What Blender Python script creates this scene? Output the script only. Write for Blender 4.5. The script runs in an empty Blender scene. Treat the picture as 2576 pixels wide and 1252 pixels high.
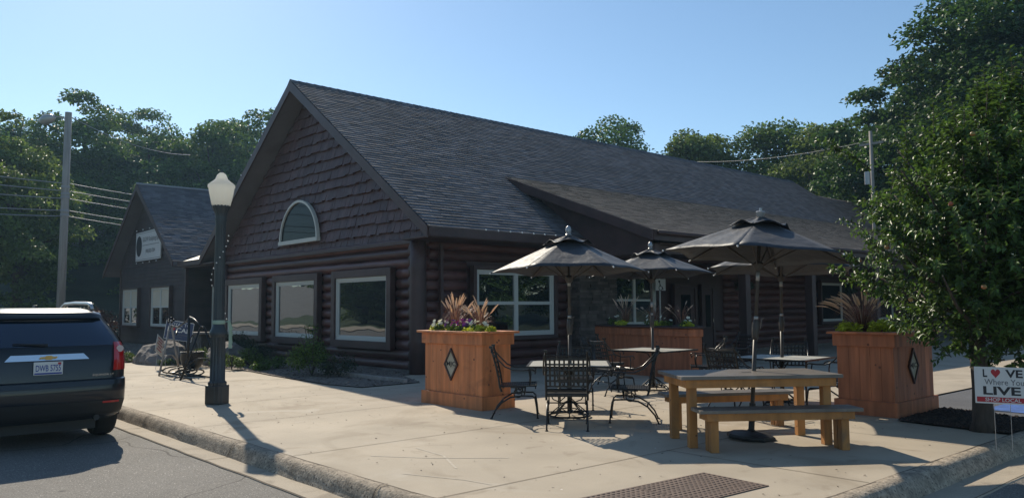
import bpy, bmesh, math, random
import numpy as np
from mathutils import Vector, Matrix
R = math.radians
random.seed(7); rng = np.random.default_rng(11)
S = bpy.context.scene
COL = S.collection

# ---------------------------------------------------------------- camera
cam_d = bpy.data.cameras.new('camera'); cam = bpy.data.objects.new('camera', cam_d); COL.objects.link(cam)
CR = [[0.666311, 0.059928, 0.743262], [0.745648, -0.045175, -0.664807], [-0.006264, 0.997180, -0.074786]]
cam_d.sensor_width = 36.0; cam_d.lens = 1972.0 / 2576.0 * 36.0
cam_d.clip_start = 0.1; cam_d.clip_end = 2000
S.camera = cam
cam.matrix_world = Matrix.Translation((0, 0, 1.5)) @ Matrix(CR).to_4x4()

# ---------------------------------------------------------------- world, sun, exposure
SUN_EL, SUN_AZ = 36.4, 164.4            # azimuth counter-clockwise from +X
W = bpy.data.worlds.new('World'); S.world = W; W.use_nodes = True
nt = W.node_tree; bg = nt.nodes['Background']
sky = nt.nodes.new('ShaderNodeTexSky'); sky.sky_type = 'NISHITA'; sky.sun_disc = False
sky.sun_elevation = R(SUN_EL); sky.sun_rotation = R(90 - SUN_AZ)
sky.altitude = 200; sky.air_density = 1.0; sky.dust_density = 0.28; sky.ozone_density = 1.0
tn = nt.nodes.new('ShaderNodeMix'); tn.data_type = 'RGBA'; tn.blend_type = 'MULTIPLY'; tn.inputs[0].default_value = 1.0; tn.inputs[7].default_value = (0.86, 0.99, 1.04, 1)
nt.links.new(sky.outputs[0], tn.inputs[6]); nt.links.new(tn.outputs[2], bg.inputs[0]); bg.inputs[1].default_value = 0.092
sd = bpy.data.lights.new('sun', 'SUN'); sd.energy = 3.9; sd.angle = R(0.55); sd.color = (1.0, 0.90, 0.74)
sun = bpy.data.objects.new('sun', sd); COL.objects.link(sun)
sv = Vector((math.cos(R(SUN_EL)) * math.cos(R(SUN_AZ)), math.cos(R(SUN_EL)) * math.sin(R(SUN_AZ)), math.sin(R(SUN_EL))))
sun.rotation_euler = sv.to_track_quat('Z', 'Y').to_euler(); sun.location = (-20, 5, 30)
S.view_settings.view_transform = 'Standard'; S.view_settings.look = 'None'
S.view_settings.gamma = 1.0; S.view_settings.exposure = 0.45
try:
    S.cycles.max_bounces = 6; S.cycles.transparent_max_bounces = 12; S.cycles.use_denoising = True
except Exception: pass

# ---------------------------------------------------------------- helpers
def link(o):
    COL.objects.link(o); return o
def tag(o, label=None, cat=None, group=None, kind=None):
    if label: o['label'] = label
    if cat: o['category'] = cat
    if group: o['group'] = group
    if kind: o['kind'] = kind
    return o
def thing(name, loc, label, cat, group=None, rz=0):
    o = link(bpy.data.objects.new(name, None)); o.location = loc; o.rotation_euler = (0, 0, rz)
    o.empty_display_size = 0.2
    return tag(o, label, cat, group)
def dup(root, loc, rz, label):
    r = root.copy(); COL.objects.link(r); r.location = loc; r.rotation_euler = (0, 0, rz); r['label'] = label
    for ch in list(root.children):
        c = ch.copy(); COL.objects.link(c); c.parent = r
        for g in list(ch.children):
            d = g.copy(); COL.objects.link(d); d.parent = c
    return r

class MB:
    def __init__(s): s.v = []; s.f = []; s.m = []; s.c = []
    def add(s, vs, fs, m=0, c=None):
        b = len(s.v); s.v.extend([tuple(p) for p in vs])
        if c is None: c = random.random()
        for f in fs: s.f.append([b + i for i in f]); s.m.append(m); s.c.append(c)
        return s
    def quad(s, a, b, c, d, m=0, col=None): return s.add([a, b, c, d], [(0, 1, 2, 3)], m, col)
    def poly(s, pts, m=0): return s.add(pts, [tuple(range(len(pts)))], m)
    def box(s, x0, x1, y0, y1, z0, z1, m=0):
        v = [(x0,y0,z0),(x1,y0,z0),(x1,y1,z0),(x0,y1,z0),(x0,y0,z1),(x1,y0,z1),(x1,y1,z1),(x0,y1,z1)]
        return s.add(v, [(3,2,1,0),(4,5,6,7),(0,1,5,4),(1,2,6,5),(2,3,7,6),(3,0,4,7)], m)
    def cbox(s, c, size, rz=0, m=0, rx=0, ry=0):
        M = Matrix.Translation(c) @ Matrix.Rotation(rz, 4, 'Z') @ Matrix.Rotation(ry, 4, 'Y') @ Matrix.Rotation(rx, 4, 'X')
        hx, hy, hz = size[0] / 2, size[1] / 2, size[2] / 2
        v = [M @ Vector(p) for p in [(-hx,-hy,-hz),(hx,-hy,-hz),(hx,hy,-hz),(-hx,hy,-hz),(-hx,-hy,hz),(hx,-hy,hz),(hx,hy,hz),(-hx,hy,hz)]]
        return s.add(v, [(3,2,1,0),(4,5,6,7),(0,1,5,4),(1,2,6,5),(2,3,7,6),(3,0,4,7)], m)
    def prism(s, poly, z0, z1, m=0):       # polygon in xy
        n = len(poly); v = [(p[0], p[1], z0) for p in poly] + [(p[0], p[1], z1) for p in poly]
        f = [tuple(range(n - 1, -1, -1)), tuple(range(n, 2 * n))] + [(i, (i + 1) % n, n + (i + 1) % n, n + i) for i in range(n)]
        return s.add(v, f, m)
    def yprism(s, poly, y0, y1, m=0):      # polygon in xz, counter-clockwise seen from -Y
        n = len(poly); v = [(p[0], y0, p[1]) for p in poly] + [(p[0], y1, p[1]) for p in poly]
        f = [tuple(range(n)), tuple(range(2 * n - 1, n - 1, -1))] + [((i + 1) % n, i, n + i, n + (i + 1) % n) for i in range(n)]
        return s.add(v, f, m)
    def tube(s, pts, r, n=8, m=0, closed=False, caps=True, flat=1.0):
        P = [Vector(p) for p in pts]; k = len(P); rr = r if isinstance(r, (list, tuple)) else [r] * k
        vs = []; prev = None
        for i in range(k):
            if closed: t = (P[(i + 1) % k] - P[i - 1])
            else: t = P[min(i + 1, k - 1)] - P[max(i - 1, 0)]
            t = t.normalized() if t.length > 1e-9 else Vector((0, 0, 1))
            if prev is None:
                a = Vector((0, 0, 1)) if abs(t.z) < 0.9 else Vector((1, 0, 0)); u = a.cross(t).normalized()
            else:
                u = (prev - t * prev.dot(t))
                u = u.normalized() if u.length > 1e-6 else Vector((1, 0, 0)).cross(t).normalized()
            prev = u; w = t.cross(u)
            for j in range(n):
                an = 2 * math.pi * j / n
                vs.append(P[i] + (u * math.cos(an) + w * math.sin(an) * flat) * rr[i])
        fs = []
        for i in range(k if closed else k - 1):
            for j in range(n):
                a = i * n + j; b = i * n + (j + 1) % n; c = ((i + 1) % k) * n + (j + 1) % n; d = ((i + 1) % k) * n + j
                fs.append((a, b, c, d))
        if caps and not closed:
            fs.append(tuple(range(n - 1, -1, -1))); fs.append(tuple((k - 1) * n + j for j in range(n)))
        return s.add(vs, fs, m)
    def lathe(s, prof, n=24, c=(0, 0, 0), m=0, flute=None, phase=0.0):
        vs = []; k = len(prof)
        for (r, z) in prof:
            for j in range(n):
                an = 2 * math.pi * j / n + phase; q = r * (flute(j) if flute else 1)
                vs.append((c[0] + q * math.cos(an), c[1] + q * math.sin(an), c[2] + z))
        fs = []
        for i in range(k - 1):
            for j in range(n): fs.append((i * n + j, i * n + (j + 1) % n, (i + 1) * n + (j + 1) % n, (i + 1) * n + j))
        fs.append(tuple(range(n - 1, -1, -1))); fs.append(tuple((k - 1) * n + j for j in range(n)))
        return s.add(vs, fs, m)
    def ball(s, c, r, n=10, m=0, sz=1.0):
        k = max(4, n // 2)
        return s.lathe([(max(1e-4, r * math.sin(math.pi * i / k)), -r * sz * math.cos(math.pi * i / k)) for i in range(k + 1)], n, c, m)
    def build(s, name, mats, parent=None, smooth=False, bevel=0, off=None, loc=None, rot=None, auto=None):
        me = bpy.data.meshes.new(name)
        me.from_pydata(s.v, [], s.f); me.update()
        if not isinstance(mats, (list, tuple)): mats = [mats]
        for q in mats: me.materials.append(q)
        me.polygons.foreach_set('material_index', s.m)
        if smooth: me.polygons.foreach_set('use_smooth', [True] * len(s.f))
        at = me.attributes.new('rnd', 'FLOAT', 'FACE'); at.data.foreach_set('value', s.c)
        if auto is not None:
            me.polygons.foreach_set('use_smooth', [True] * len(s.f))
            try: me.set_sharp_from_angle(angle=R(auto))
            except Exception: pass
        o = link(bpy.data.objects.new(name, me))
        if parent is not None: o.parent = parent
        if off is not None: o.location = -Vector(off)
        if loc is not None: o.location = loc
        if rot is not None: o.rotation_euler = rot
        if bevel:
            b = o.modifiers.new('bevel', 'BEVEL'); b.width = bevel; b.segments = 2; b.limit_method = 'ANGLE'; b.angle_limit = R(50)
        return o

def text(name, s, mat, h, parent, loc, rot=(math.pi/2, 0, 0), w=None, ext=0.0015, bold=0.0, shear=0.0, spacing=1.0):
    cu = bpy.data.curves.new(name, 'FONT'); cu.body = s; cu.size = 1.0; cu.align_x = 'CENTER'; cu.align_y = 'CENTER'
    cu.extrude = 0.0; cu.offset = bold; cu.shear = shear; cu.resolution_u = 3; cu.space_character = spacing
    t = link(bpy.data.objects.new(name + '_tmp', cu)); bpy.context.view_layer.update()
    me = bpy.data.meshes.new_from_object(t.evaluated_get(bpy.context.evaluated_depsgraph_get()))
    bpy.data.objects.remove(t); bpy.data.curves.remove(cu)
    n = len(me.vertices); co = np.zeros(n * 3); me.vertices.foreach_get('co', co); co = co.reshape(-1, 3)
    mn, mx = co.min(0), co.max(0); c = (mn + mx) / 2; co -= c
    k = h / (mx[1] - mn[1]); co[:, 1] *= k; co[:, 0] *= (w / (mx[0] - mn[0])) if w else k; co[:, 2] = 0
    me.vertices.foreach_set('co', co.ravel()); me.update()
    me.name = name; me.materials.clear(); me.materials.append(mat)
    o = link(bpy.data.objects.new(name, me)); o.parent = parent; o.location = loc; o.rotation_euler = rot
    return o

# ---------------------------------------------------------------- materials
def mat(name, col, rough=0.6, metal=0.0, var=0.0, vscale=3.0, bump=0.0, bscale=40.0, stretch=(1, 1, 1), col2=None,
        rnd=0.0, spec=0.5, coat=0.0, trans=0.0, emit=None, speck=None, detail=6.0, alpha=None, sheen=0.0, fine=0.0):
    m = bpy.data.materials.new(name); m.use_nodes = True; n = m.node_tree; N = n.nodes; L = n.links
    p = N['Principled BSDF']; p.inputs['Roughness'].default_value = rough; p.inputs['Metallic'].default_value = metal
    p.inputs['Specular IOR Level'].default_value = spec; p.inputs['Coat Weight'].default_value = coat
    p.inputs['Coat Roughness'].default_value = 0.03; p.inputs['Sheen Weight'].default_value = sheen
    c = (*col, 1)
    tc = N.new('ShaderNodeTexCoord'); mp = N.new('ShaderNodeMapping'); mp.inputs['Scale'].default_value = stretch
    L.new(tc.outputs['Object'], mp.inputs['Vector'])
    src = None
    def mix(a, b, f, mode='MIX'):
        x = N.new('ShaderNodeMix'); x.data_type = 'RGBA'; x.blend_type = mode
        for sock, val in ((x.inputs[6], a), (x.inputs[7], b), (x.inputs[0], f)):
            if hasattr(val, 'is_linked'): L.new(val, sock)
            else: sock.default_value = val
        return x.outputs[2]
    def ramp(v, lo, hi, a=0.0, b=1.0):
        x = N.new('ShaderNodeMapRange'); x.inputs[1].default_value = lo; x.inputs[2].default_value = hi
        x.inputs[3].default_value = a; x.inputs[4].default_value = b; L.new(v, x.inputs[0]); return x.outputs[0]
    cur = c
    if var or col2:
        t = N.new('ShaderNodeTexNoise'); t.inputs['Scale'].default_value = vscale; t.inputs['Detail'].default_value = detail
        L.new(mp.outputs[0], t.inputs['Vector'])
        f = ramp(t.outputs[0], 0.32, 0.68)
        a = tuple(x * (1 - var) for x in col) + (1,)
        b = (*col2, 1) if col2 else tuple(min(1, x * (1 + var)) for x in col) + (1,)
        cur = mix(a, b, f)
    if fine:
        t = N.new('ShaderNodeTexNoise'); t.inputs['Scale'].default_value = bscale; t.inputs['Detail'].default_value = 3
        L.new(mp.outputs[0], t.inputs['Vector'])
        v = ramp(t.outputs[0], 0.3, 0.7, 1 - fine, 1 + fine); cur = mix(cur, v, 1.0, 'MULTIPLY')
    if rnd:
        at = N.new('ShaderNodeAttribute'); at.attribute_name = 'rnd'
        v = ramp(at.outputs['Fac'], 0, 1, 1 - rnd, 1 + rnd); cur = mix(cur, v, 1.0, 'MULTIPLY')
    if speck:
        for (sc, th, scol) in speck:
            vo = N.new('ShaderNodeTexVoronoi'); vo.inputs['Scale'].default_value = sc; L.new(tc.outputs['Object'], vo.inputs['Vector'])
            cur = mix(cur, (*scol, 1), ramp(vo.outputs['Distance'], th, th * 1.25, 1, 0))
    if hasattr(cur, 'is_linked'): L.new(cur, p.inputs['Base Color'])
    else: p.inputs['Base Color'].default_value = cur
    if bump:
        t = N.new('ShaderNodeTexNoise'); t.inputs['Scale'].default_value = bscale; t.inputs['Detail'].default_value = 5
        L.new(mp.outputs[0], t.inputs['Vector'])
        b = N.new('ShaderNodeBump'); b.inputs['Strength'].default_value = 1.0; b.inputs['Distance'].default_value = bump
        L.new(t.outputs[0], b.inputs['Height']); L.new(b.outputs[0], p.inputs['Normal'])
    if trans:
        out = N['Material Output']; tr = N.new('ShaderNodeBsdfTranslucent'); ms = N.new('ShaderNodeMixShader')
        ms.inputs[0].default_value = trans
        if hasattr(cur, 'is_linked'): 
            x = mix(cur, (1.0, 1.0, 0.75, 1), 1.0, 'MULTIPLY'); L.new(x, tr.inputs[0])
        else: tr.inputs[0].default_value = cur
        L.new(p.outputs[0], ms.inputs[1]); L.new(tr.outputs[0], ms.inputs[2]); L.new(ms.outputs[0], out.inputs[0])
    if alpha is not None: p.inputs['Alpha'].default_value = alpha
    if emit: p.inputs['Emission Color'].default_value = (*emit[0], 1); p.inputs['Emission Strength'].default_value = emit[1]
    return m

def glass(name, refl=0.35, tint=(0.85, 0.9, 0.95), base=(0.008, 0.01, 0.012), wob=0.0012, wsc=1.3):
    m = bpy.data.materials.new(name); m.use_nodes = True; n = m.node_tree; N = n.nodes; L = n.links
    p = N['Principled BSDF']; p.inputs['Base Color'].default_value = (*base, 1); p.inputs['Roughness'].default_value = 0.4; p.inputs['Specular IOR Level'].default_value = 0.05
    g = N.new('ShaderNodeBsdfGlossy'); g.inputs['Color'].default_value = (*tint, 1); g.inputs['Roughness'].default_value = 0.015
    fr = N.new('ShaderNodeLayerWeight'); fr.inputs[0].default_value = 0.35
    mr = N.new('ShaderNodeMapRange'); mr.inputs[3].default_value = refl; mr.inputs[4].default_value = 1.0
    L.new(fr.outputs['Fresnel'], mr.inputs[0])
    tc = N.new('ShaderNodeTexCoord'); t = N.new('ShaderNodeTexNoise'); t.inputs['Scale'].default_value = wsc; t.inputs['Detail'].default_value = 1
    L.new(tc.outputs['Object'], t.inputs['Vector'])
    b = N.new('ShaderNodeBump'); b.inputs['Distance'].default_value = wob; b.inputs['Strength'].default_value = 1.0
    L.new(t.outputs[0], b.inputs['Height']); L.new(b.outputs[0], g.inputs['Normal'])
    ms = N.new('ShaderNodeMixShader'); L.new(mr.outputs[0], ms.inputs[0]); L.new(p.outputs[0], ms.inputs[1]); L.new(g.outputs[0], ms.inputs[2])
    L.new(ms.outputs[0], N['Material Output'].inputs[0]); return m

M = {}
M['concrete'] = mat('concrete', (0.41, 0.345, 0.258), 0.85, var=0.12, vscale=0.9, bump=0.002, bscale=120, fine=0.10,
                    speck=[(3.1, 0.035, (0.10, 0.08, 0.06)), (2.3, 0.02, (0.75, 0.72, 0.65))])
def stain(m, sc, th, col, amt, dist=1.5, det=6):
    n = m.node_tree; N = n.nodes; L = n.links; p = N['Principled BSDF']; old = p.inputs['Base Color'].links[0].from_socket
    tc = N.new('ShaderNodeTexCoord'); t = N.new('ShaderNodeTexNoise'); t.inputs['Scale'].default_value = sc; t.inputs['Detail'].default_value = det; t.inputs['Distortion'].default_value = dist
    L.new(tc.outputs['Object'], t.inputs['Vector']); r = N.new('ShaderNodeMapRange'); r.inputs[1].default_value = th; r.inputs[2].default_value = th + .14; r.inputs[4].default_value = amt; L.new(t.outputs[0], r.inputs[0])
    x = N.new('ShaderNodeMix'); x.data_type = 'RGBA'; L.new(r.outputs[0], x.inputs[0]); L.new(old, x.inputs[6]); x.inputs[7].default_value = (*col, 1); L.new(x.outputs[2], p.inputs['Base Color'])
def cracks(m, sc, w, col, amt=0.8):
    n = m.node_tree; N = n.nodes; L = n.links; p = N['Principled BSDF']; old = p.inputs['Base Color'].links[0].from_socket
    tc = N.new('ShaderNodeTexCoord'); ns = N.new('ShaderNodeTexNoise'); ns.inputs['Scale'].default_value = sc * 3; L.new(tc.outputs['Object'], ns.inputs['Vector'])
    ad = N.new('ShaderNodeMix'); ad.data_type = 'RGBA'; ad.blend_type = 'ADD'; ad.inputs[0].default_value = .5 / sc; L.new(tc.outputs['Object'], ad.inputs[6]); L.new(ns.outputs['Color'], ad.inputs[7])
    vo = N.new('ShaderNodeTexVoronoi'); vo.feature = 'DISTANCE_TO_EDGE'; vo.inputs['Scale'].default_value = sc; L.new(ad.outputs[2], vo.inputs['Vector'])
    r = N.new('ShaderNodeMapRange'); r.inputs[1].default_value = w; r.inputs[2].default_value = w * 2; r.inputs[3].default_value = amt; r.inputs[4].default_value = 0; L.new(vo.outputs['Distance'], r.inputs[0])
    x = N.new('ShaderNodeMix'); x.data_type = 'RGBA'; L.new(r.outputs[0], x.inputs[0]); L.new(old, x.inputs[6]); x.inputs[7].default_value = (*col, 1); L.new(x.outputs[2], p.inputs['Base Color'])
M['chalk'] = mat('chalk', (0.50, 0.44, 0.35), 0.9, var=0.1, vscale=30)
M['joint'] = mat('joint', (0.11, 0.085, 0.06), 0.95)
M['kerb'] = mat('kerb', (0.34, 0.28, 0.21), 0.95, var=0.30, vscale=9, bump=0.010, bscale=42, fine=0.35, speck=[(26, 0.2, (0.10, 0.08, 0.06))])
M['gutter'] = mat('gutter', (0.38, 0.32, 0.24), 0.9, var=0.10, vscale=1.5, bump=0.002, bscale=90, fine=0.12)
M['asphalt'] = mat('asphalt', (0.17, 0.158, 0.14), 0.9, var=0.10, vscale=0.6, bump=0.008, bscale=75, fine=0.45,
                   speck=[(30, 0.13, (0.50, 0.47, 0.42)), (22, 0.11, (0.05, 0.05, 0.05)), (11, 0.07, (0.55, 0.52, 0.46)), (0.9, 0.05, (0.07, 0.065, 0.06))])
M['lot'] = mat('lot', (0.10, 0.10, 0.105), 0.9, var=0.15, vscale=0.6, bump=0.006, bscale=70, fine=0.3)
M['gravel'] = mat('gravel', (0.16, 0.13, 0.105), 0.95, var=0.5, vscale=24, bump=0.02, bscale=30, rnd=0.5)
M['mulch'] = mat('mulch', (0.035, 0.022, 0.015), 0.95, var=0.5, vscale=20, bump=0.03, bscale=25, rnd=0.6)
M['grass'] = mat('grass', (0.045, 0.075, 0.018), 0.95, var=0.35, vscale=1.2, bump=0.05, bscale=30)
M['hill'] = mat('hill', (0.022, 0.035, 0.016), 0.95, var=0.4, vscale=0.5, bump=0.15, bscale=6)
M['log'] = mat('log', (0.110, 0.048, 0.040), 0.45, var=0.30, vscale=2.5, stretch=(0.35, 0.35, 3.0), bump=0.004, bscale=18, rnd=0.35, spec=0.4)
M['brown'] = mat('brown', (0.066, 0.035, 0.031), 0.5, var=0.25, vscale=2.0, bump=0.002, bscale=30)
M['shake'] = mat('shake', (0.098, 0.053, 0.050), 0.58, var=0.25, vscale=5, stretch=(4, 4, 0.6), bump=0.004, bscale=24, rnd=0.22)
M['siding'] = mat('siding', (0.062, 0.043, 0.040), 0.7, var=0.2, vscale=2, bump=0.003, bscale=30, rnd=0.12)
M['shingle'] = mat('shingle', (0.122, 0.114, 0.122), 0.85, var=0.12, vscale=0.8, bump=0.002, bscale=90, rnd=0.34, fine=0.25)
M['shingle_tan'] = mat('shingle_tan', (0.125, 0.108, 0.098), 0.9, var=0.14, vscale=0.8, bump=0.002, bscale=90, rnd=0.32, fine=0.25)
M['vinyl'] = mat('vinyl', (0.55, 0.55, 0.50), 0.45)
M['glass'] = glass('glass', 0.20, wob=0.006, wsc=0.9)
M['glass_dark'] = glass('glass_dark', 0.05, (0.16, 0.18, 0.19), wsc=2.0)
M['blind'] = mat('blind', (0.62, 0.55, 0.42), 0.7, var=0.05, vscale=1)
M['metal_roof'] = mat('metal_roof', (0.24, 0.24, 0.24), 0.5, metal=0.3)
M['stone'] = mat('stone', (0.10, 0.078, 0.066), 0.85, var=0.35, vscale=4, bump=0.008, bscale=14, rnd=0.45)
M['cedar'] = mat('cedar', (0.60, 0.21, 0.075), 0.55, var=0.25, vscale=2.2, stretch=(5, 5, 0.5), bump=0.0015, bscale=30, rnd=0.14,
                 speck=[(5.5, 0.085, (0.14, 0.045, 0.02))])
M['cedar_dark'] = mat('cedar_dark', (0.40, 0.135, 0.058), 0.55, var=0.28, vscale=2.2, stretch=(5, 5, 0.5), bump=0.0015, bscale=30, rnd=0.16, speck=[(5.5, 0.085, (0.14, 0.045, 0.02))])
M['lumber'] = mat('lumber', (0.42, 0.185, 0.052), 0.7, var=0.25, vscale=2.5, stretch=(3, 3, 0.6), bump=0.0015, bscale=40, rnd=0.12,
                  speck=[(6.0, 0.06, (0.09, 0.045, 0.02))])
M['tabletop'] = mat('tabletop', (0.165, 0.142, 0.118), 0.42, var=0.25, vscale=3, stretch=(1, 6, 1), bump=0.001, bscale=60)
M['iron'] = mat('iron', (0.018, 0.017, 0.017), 0.38, metal=0.25, var=0.2, vscale=14)
M['iron_edge'] = mat('iron_edge', (0.035, 0.033, 0.032), 0.3, metal=0.4)
M['frost'] = mat('frost', (0.55, 0.54, 0.48), 0.45, var=0.05, vscale=30, bump=0.0006, bscale=160, alpha=0.8)
M['canvas'] = mat('canvas', (0.026, 0.028, 0.034), 0.55, var=0.18, vscale=3, bump=0.02, bscale=6, trans=0.02, sheen=0.05, fine=0.06)
M['umb_pole'] = mat('umb_pole', (0.055, 0.045, 0.038), 0.5, var=0.15, vscale=6)
M['chrome'] = mat('chrome', (0.75, 0.75, 0.75), 0.12, metal=1.0)
M['white_plastic'] = mat('white_plastic', (0.72, 0.72, 0.70), 0.4)
M['lamp_green'] = mat('lamp_green', (0.045, 0.055, 0.060), 0.42, metal=0.2, var=0.15, vscale=4, bump=0.001, bscale=40)
M['globe'] = mat('globe', (0.85, 0.84, 0.78), 0.18, trans=0.72, spec=0.6, bump=0.002, bscale=12)
M['ribbon'] = mat('ribbon', (0.30, 0.42, 0.33), 0.7)
M['pole_wood'] = mat('pole_wood', (0.32, 0.285, 0.25), 0.85, var=0.2, vscale=2, stretch=(6, 6, 0.4), bump=0.004, bscale=20)
M['wire'] = mat('wire', (0.30, 0.30, 0.30), 0.55)
M['lum'] = mat('lum', (0.40, 0.40, 0.40), 0.4, metal=0.5)
M['bark'] = mat('bark', (0.065, 0.048, 0.036), 0.9, var=0.35, vscale=6, stretch=(3, 3, 0.6), bump=0.012, bscale=14)
M['leaf'] = mat('leaf', (0.100, 0.165, 0.035), 0.5, rnd=0.55, trans=0.38, spec=0.2)
M['leaf2'] = mat('leaf2', (0.075, 0.140, 0.036), 0.5, rnd=0.55, trans=0.36, spec=0.2)
M['leaf3'] = mat('leaf3', (0.130, 0.185, 0.045), 0.5, rnd=0.5, trans=0.42, spec=0.3)
M['apple_leaf'] = mat('apple_leaf', (0.085, 0.150, 0.034), 0.40, rnd=0.55, trans=0.36, spec=0.4)
M['leaf_shaded'] = mat('leaf_shaded', (0.055, 0.110, 0.026), 0.5, rnd=0.6, trans=0.34, spec=0.3)  # darker leaf copy, shade put into the colour of right-hand trees away from sun
M['leaf_red'] = mat('leaf_red', (0.10, 0.035, 0.03), 0.6, rnd=0.4, trans=0.2)
M['leaf_lime'] = mat('leaf_lime', (0.58, 0.62, 0.05), 0.5, rnd=0.3, trans=0.35)
M['leaf_dark'] = mat('leaf_dark', (0.025, 0.042, 0.016), 0.55, rnd=0.4, trans=0.15)
M['blade'] = mat('blade', (0.26, 0.12, 0.085), 0.5, rnd=0.5, trans=0.3)  # blade colour lightened to stand in for sun the umbrella blocks
M['plume'] = mat('plume', (0.80, 0.62, 0.50), 0.8, rnd=0.2, trans=0.45)
M['petal_white'] = mat('petal_white', (0.80, 0.78, 0.62), 0.6, trans=0.3)
M['petal_purple'] = mat('petal_purple', (0.16, 0.03, 0.22), 0.6, trans=0.3, rnd=0.2)
M['petal_pink'] = mat('petal_pink', (0.42, 0.03, 0.22), 0.6, trans=0.3, rnd=0.2)
M['apple'] = mat('apple', (0.22, 0.26, 0.05), 0.35, var=0.0, col2=(0.38, 0.10, 0.05), vscale=9)
M['rock'] = mat('rock', (0.16, 0.137, 0.12), 0.9, var=0.3, vscale=3, bump=0.03, bscale=9, fine=0.2)
M['paint'] = mat('paint', (0.010, 0.014, 0.020), 0.3, spec=0.3, coat=0.55)
M['plastic'] = mat('plastic', (0.018, 0.018, 0.018), 0.55)
M['auto_glass'] = glass('auto_glass', 0.10, (0.7, 0.8, 0.95), (0.006, 0.010, 0.016), 0.0)
M['red_lens'] = mat('red_lens', (0.45, 0.012, 0.015), 0.12, coat=1.0)
M['clear_lens'] = mat('clear_lens', (0.6, 0.5, 0.48), 0.1, coat=1.0)
M['rubber'] = mat('rubber', (0.018, 0.018, 0.018), 0.85, bump=0.002, bscale=60)
M['alloy'] = mat('alloy', (0.5, 0.5, 0.5), 0.3, metal=0.9)
M['sign_white'] = mat('sign_white', (0.66, 0.66, 0.64), 0.45)
M['sign_navy'] = mat('sign_navy', (0.035, 0.055, 0.12), 0.5)
M['sign_red'] = mat('sign_red', (0.42, 0.02, 0.03), 0.5)
M['ink'] = mat('ink', (0.02, 0.02, 0.025), 0.5)
M['ink_grey'] = mat('ink_grey', (0.10, 0.10, 0.11), 0.5)
M['ink_blue'] = mat('ink_blue', (0.03, 0.06, 0.28), 0.5)
M['gold'] = mat('gold', (0.50, 0.33, 0.12), 0.35, metal=0.7)
M['plaque'] = mat('plaque', (0.40, 0.37, 0.28), 0.5, var=0.15, vscale=8)
M['tactile'] = mat('tactile', (0.12, 0.080, 0.060), 0.75, var=0.2, vscale=5, bump=0.001, bscale=60)
M['blue_paint'] = mat('blue_paint', (0.05, 0.12, 0.34), 0.8, var=0.2, vscale=5)
M['white_paint'] = mat('white_paint', (0.55, 0.55, 0.52), 0.8, var=0.3, vscale=8)
M['pale_wall'] = mat('pale_wall', (0.42, 0.42, 0.38), 0.8, var=0.1, vscale=0.5)
M['soil'] = mat('soil', (0.03, 0.02, 0.014), 0.95, bump=0.02, bscale=30)
M['twig'] = mat('twig', (0.05, 0.04, 0.03), 0.8)

stain(M['concrete'], 0.55, 0.54, (0.25, 0.195, 0.13), 0.55); stain(M['concrete'], 1.7, 0.60, (0.22, 0.165, 0.11), 0.6); stain(M['concrete'], 0.8, 0.60, (0.50, 0.45, 0.37), 0.5)
stain(M['asphalt'], 0.35, 0.52, (0.10, 0.095, 0.085), 0.35); cracks(M['asphalt'], 0.28, 0.0022, (0.04, 0.035, 0.03), 0.8)
stain(M['gutter'], 2.2, 0.55, (0.18, 0.145, 0.105), 0.55)
stain(M['kerb'], 1.6, 0.50, (0.20, 0.165, 0.12), 0.5)
stain(M['cedar'], 1.6, 0.55, (0.16, 0.055, 0.025), 0.5); stain(M['cedar'], 0.9, 0.60, (0.36, 0.20, 0.12), 0.4)
stain(M['lumber'], 2.4, 0.56, (0.14, 0.10, 0.065), 0.55); stain(M['tabletop'], 2.5, 0.55, (0.26, 0.25, 0.235), 0.5)
stain(M['shake'], 1.2, 0.55, (0.15, 0.10, 0.095), 0.45); stain(M['log'], 1.1, 0.56, (0.05, 0.022, 0.018), 0.55); stain(M['shingle'], 0.35, 0.55, (0.085, 0.078, 0.08), 0.5)
# ================================================================ THE SETTING
def sm(a, b, x):
    t = min(1, max(0, (x - a) / (b - a))); return t * t * (3 - 2 * t)
def hill_z(x, y):
    a = sm(-16, -75, y) * sm(10, -15, x); return -0.30 + 8.5 * (sm(48, 90, -x) if x < 0 else 0) * sm(4.5, 14, y) + 3.5 * sm(48, 75, y) * sm(-75, -45, x) + 8.0 * (1 - sm(-75, -16, y)) * (1 - sm(-15, 10, x))
def ground_mesh():
    mb = MB(); nx, ny = 90, 90
    xs = [-400 + 800 * i / nx for i in range(nx + 1)]; ys = [-400 + 800 * i / ny for i in range(ny + 1)]
    xs = sorted(set([round(v, 2) for v in xs] + [-110 + 3 * i for i in range(40)])); ys = sorted(set([round(v, 2) for v in ys] + [-70 + 3 * i for i in range(50)]))
    vs = [(x, y, hill_z(x, y)) for y in ys for x in xs]; n = len(xs)
    fs = [(j * n + i, j * n + i + 1, (j + 1) * n + i + 1, (j + 1) * n + i) for j in range(len(ys) - 1) for i in range(n - 1)]
    mb.add(vs, fs); return mb
tag(ground_mesh().build('ground', M['hill'], smooth=True), kind='structure')

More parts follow.
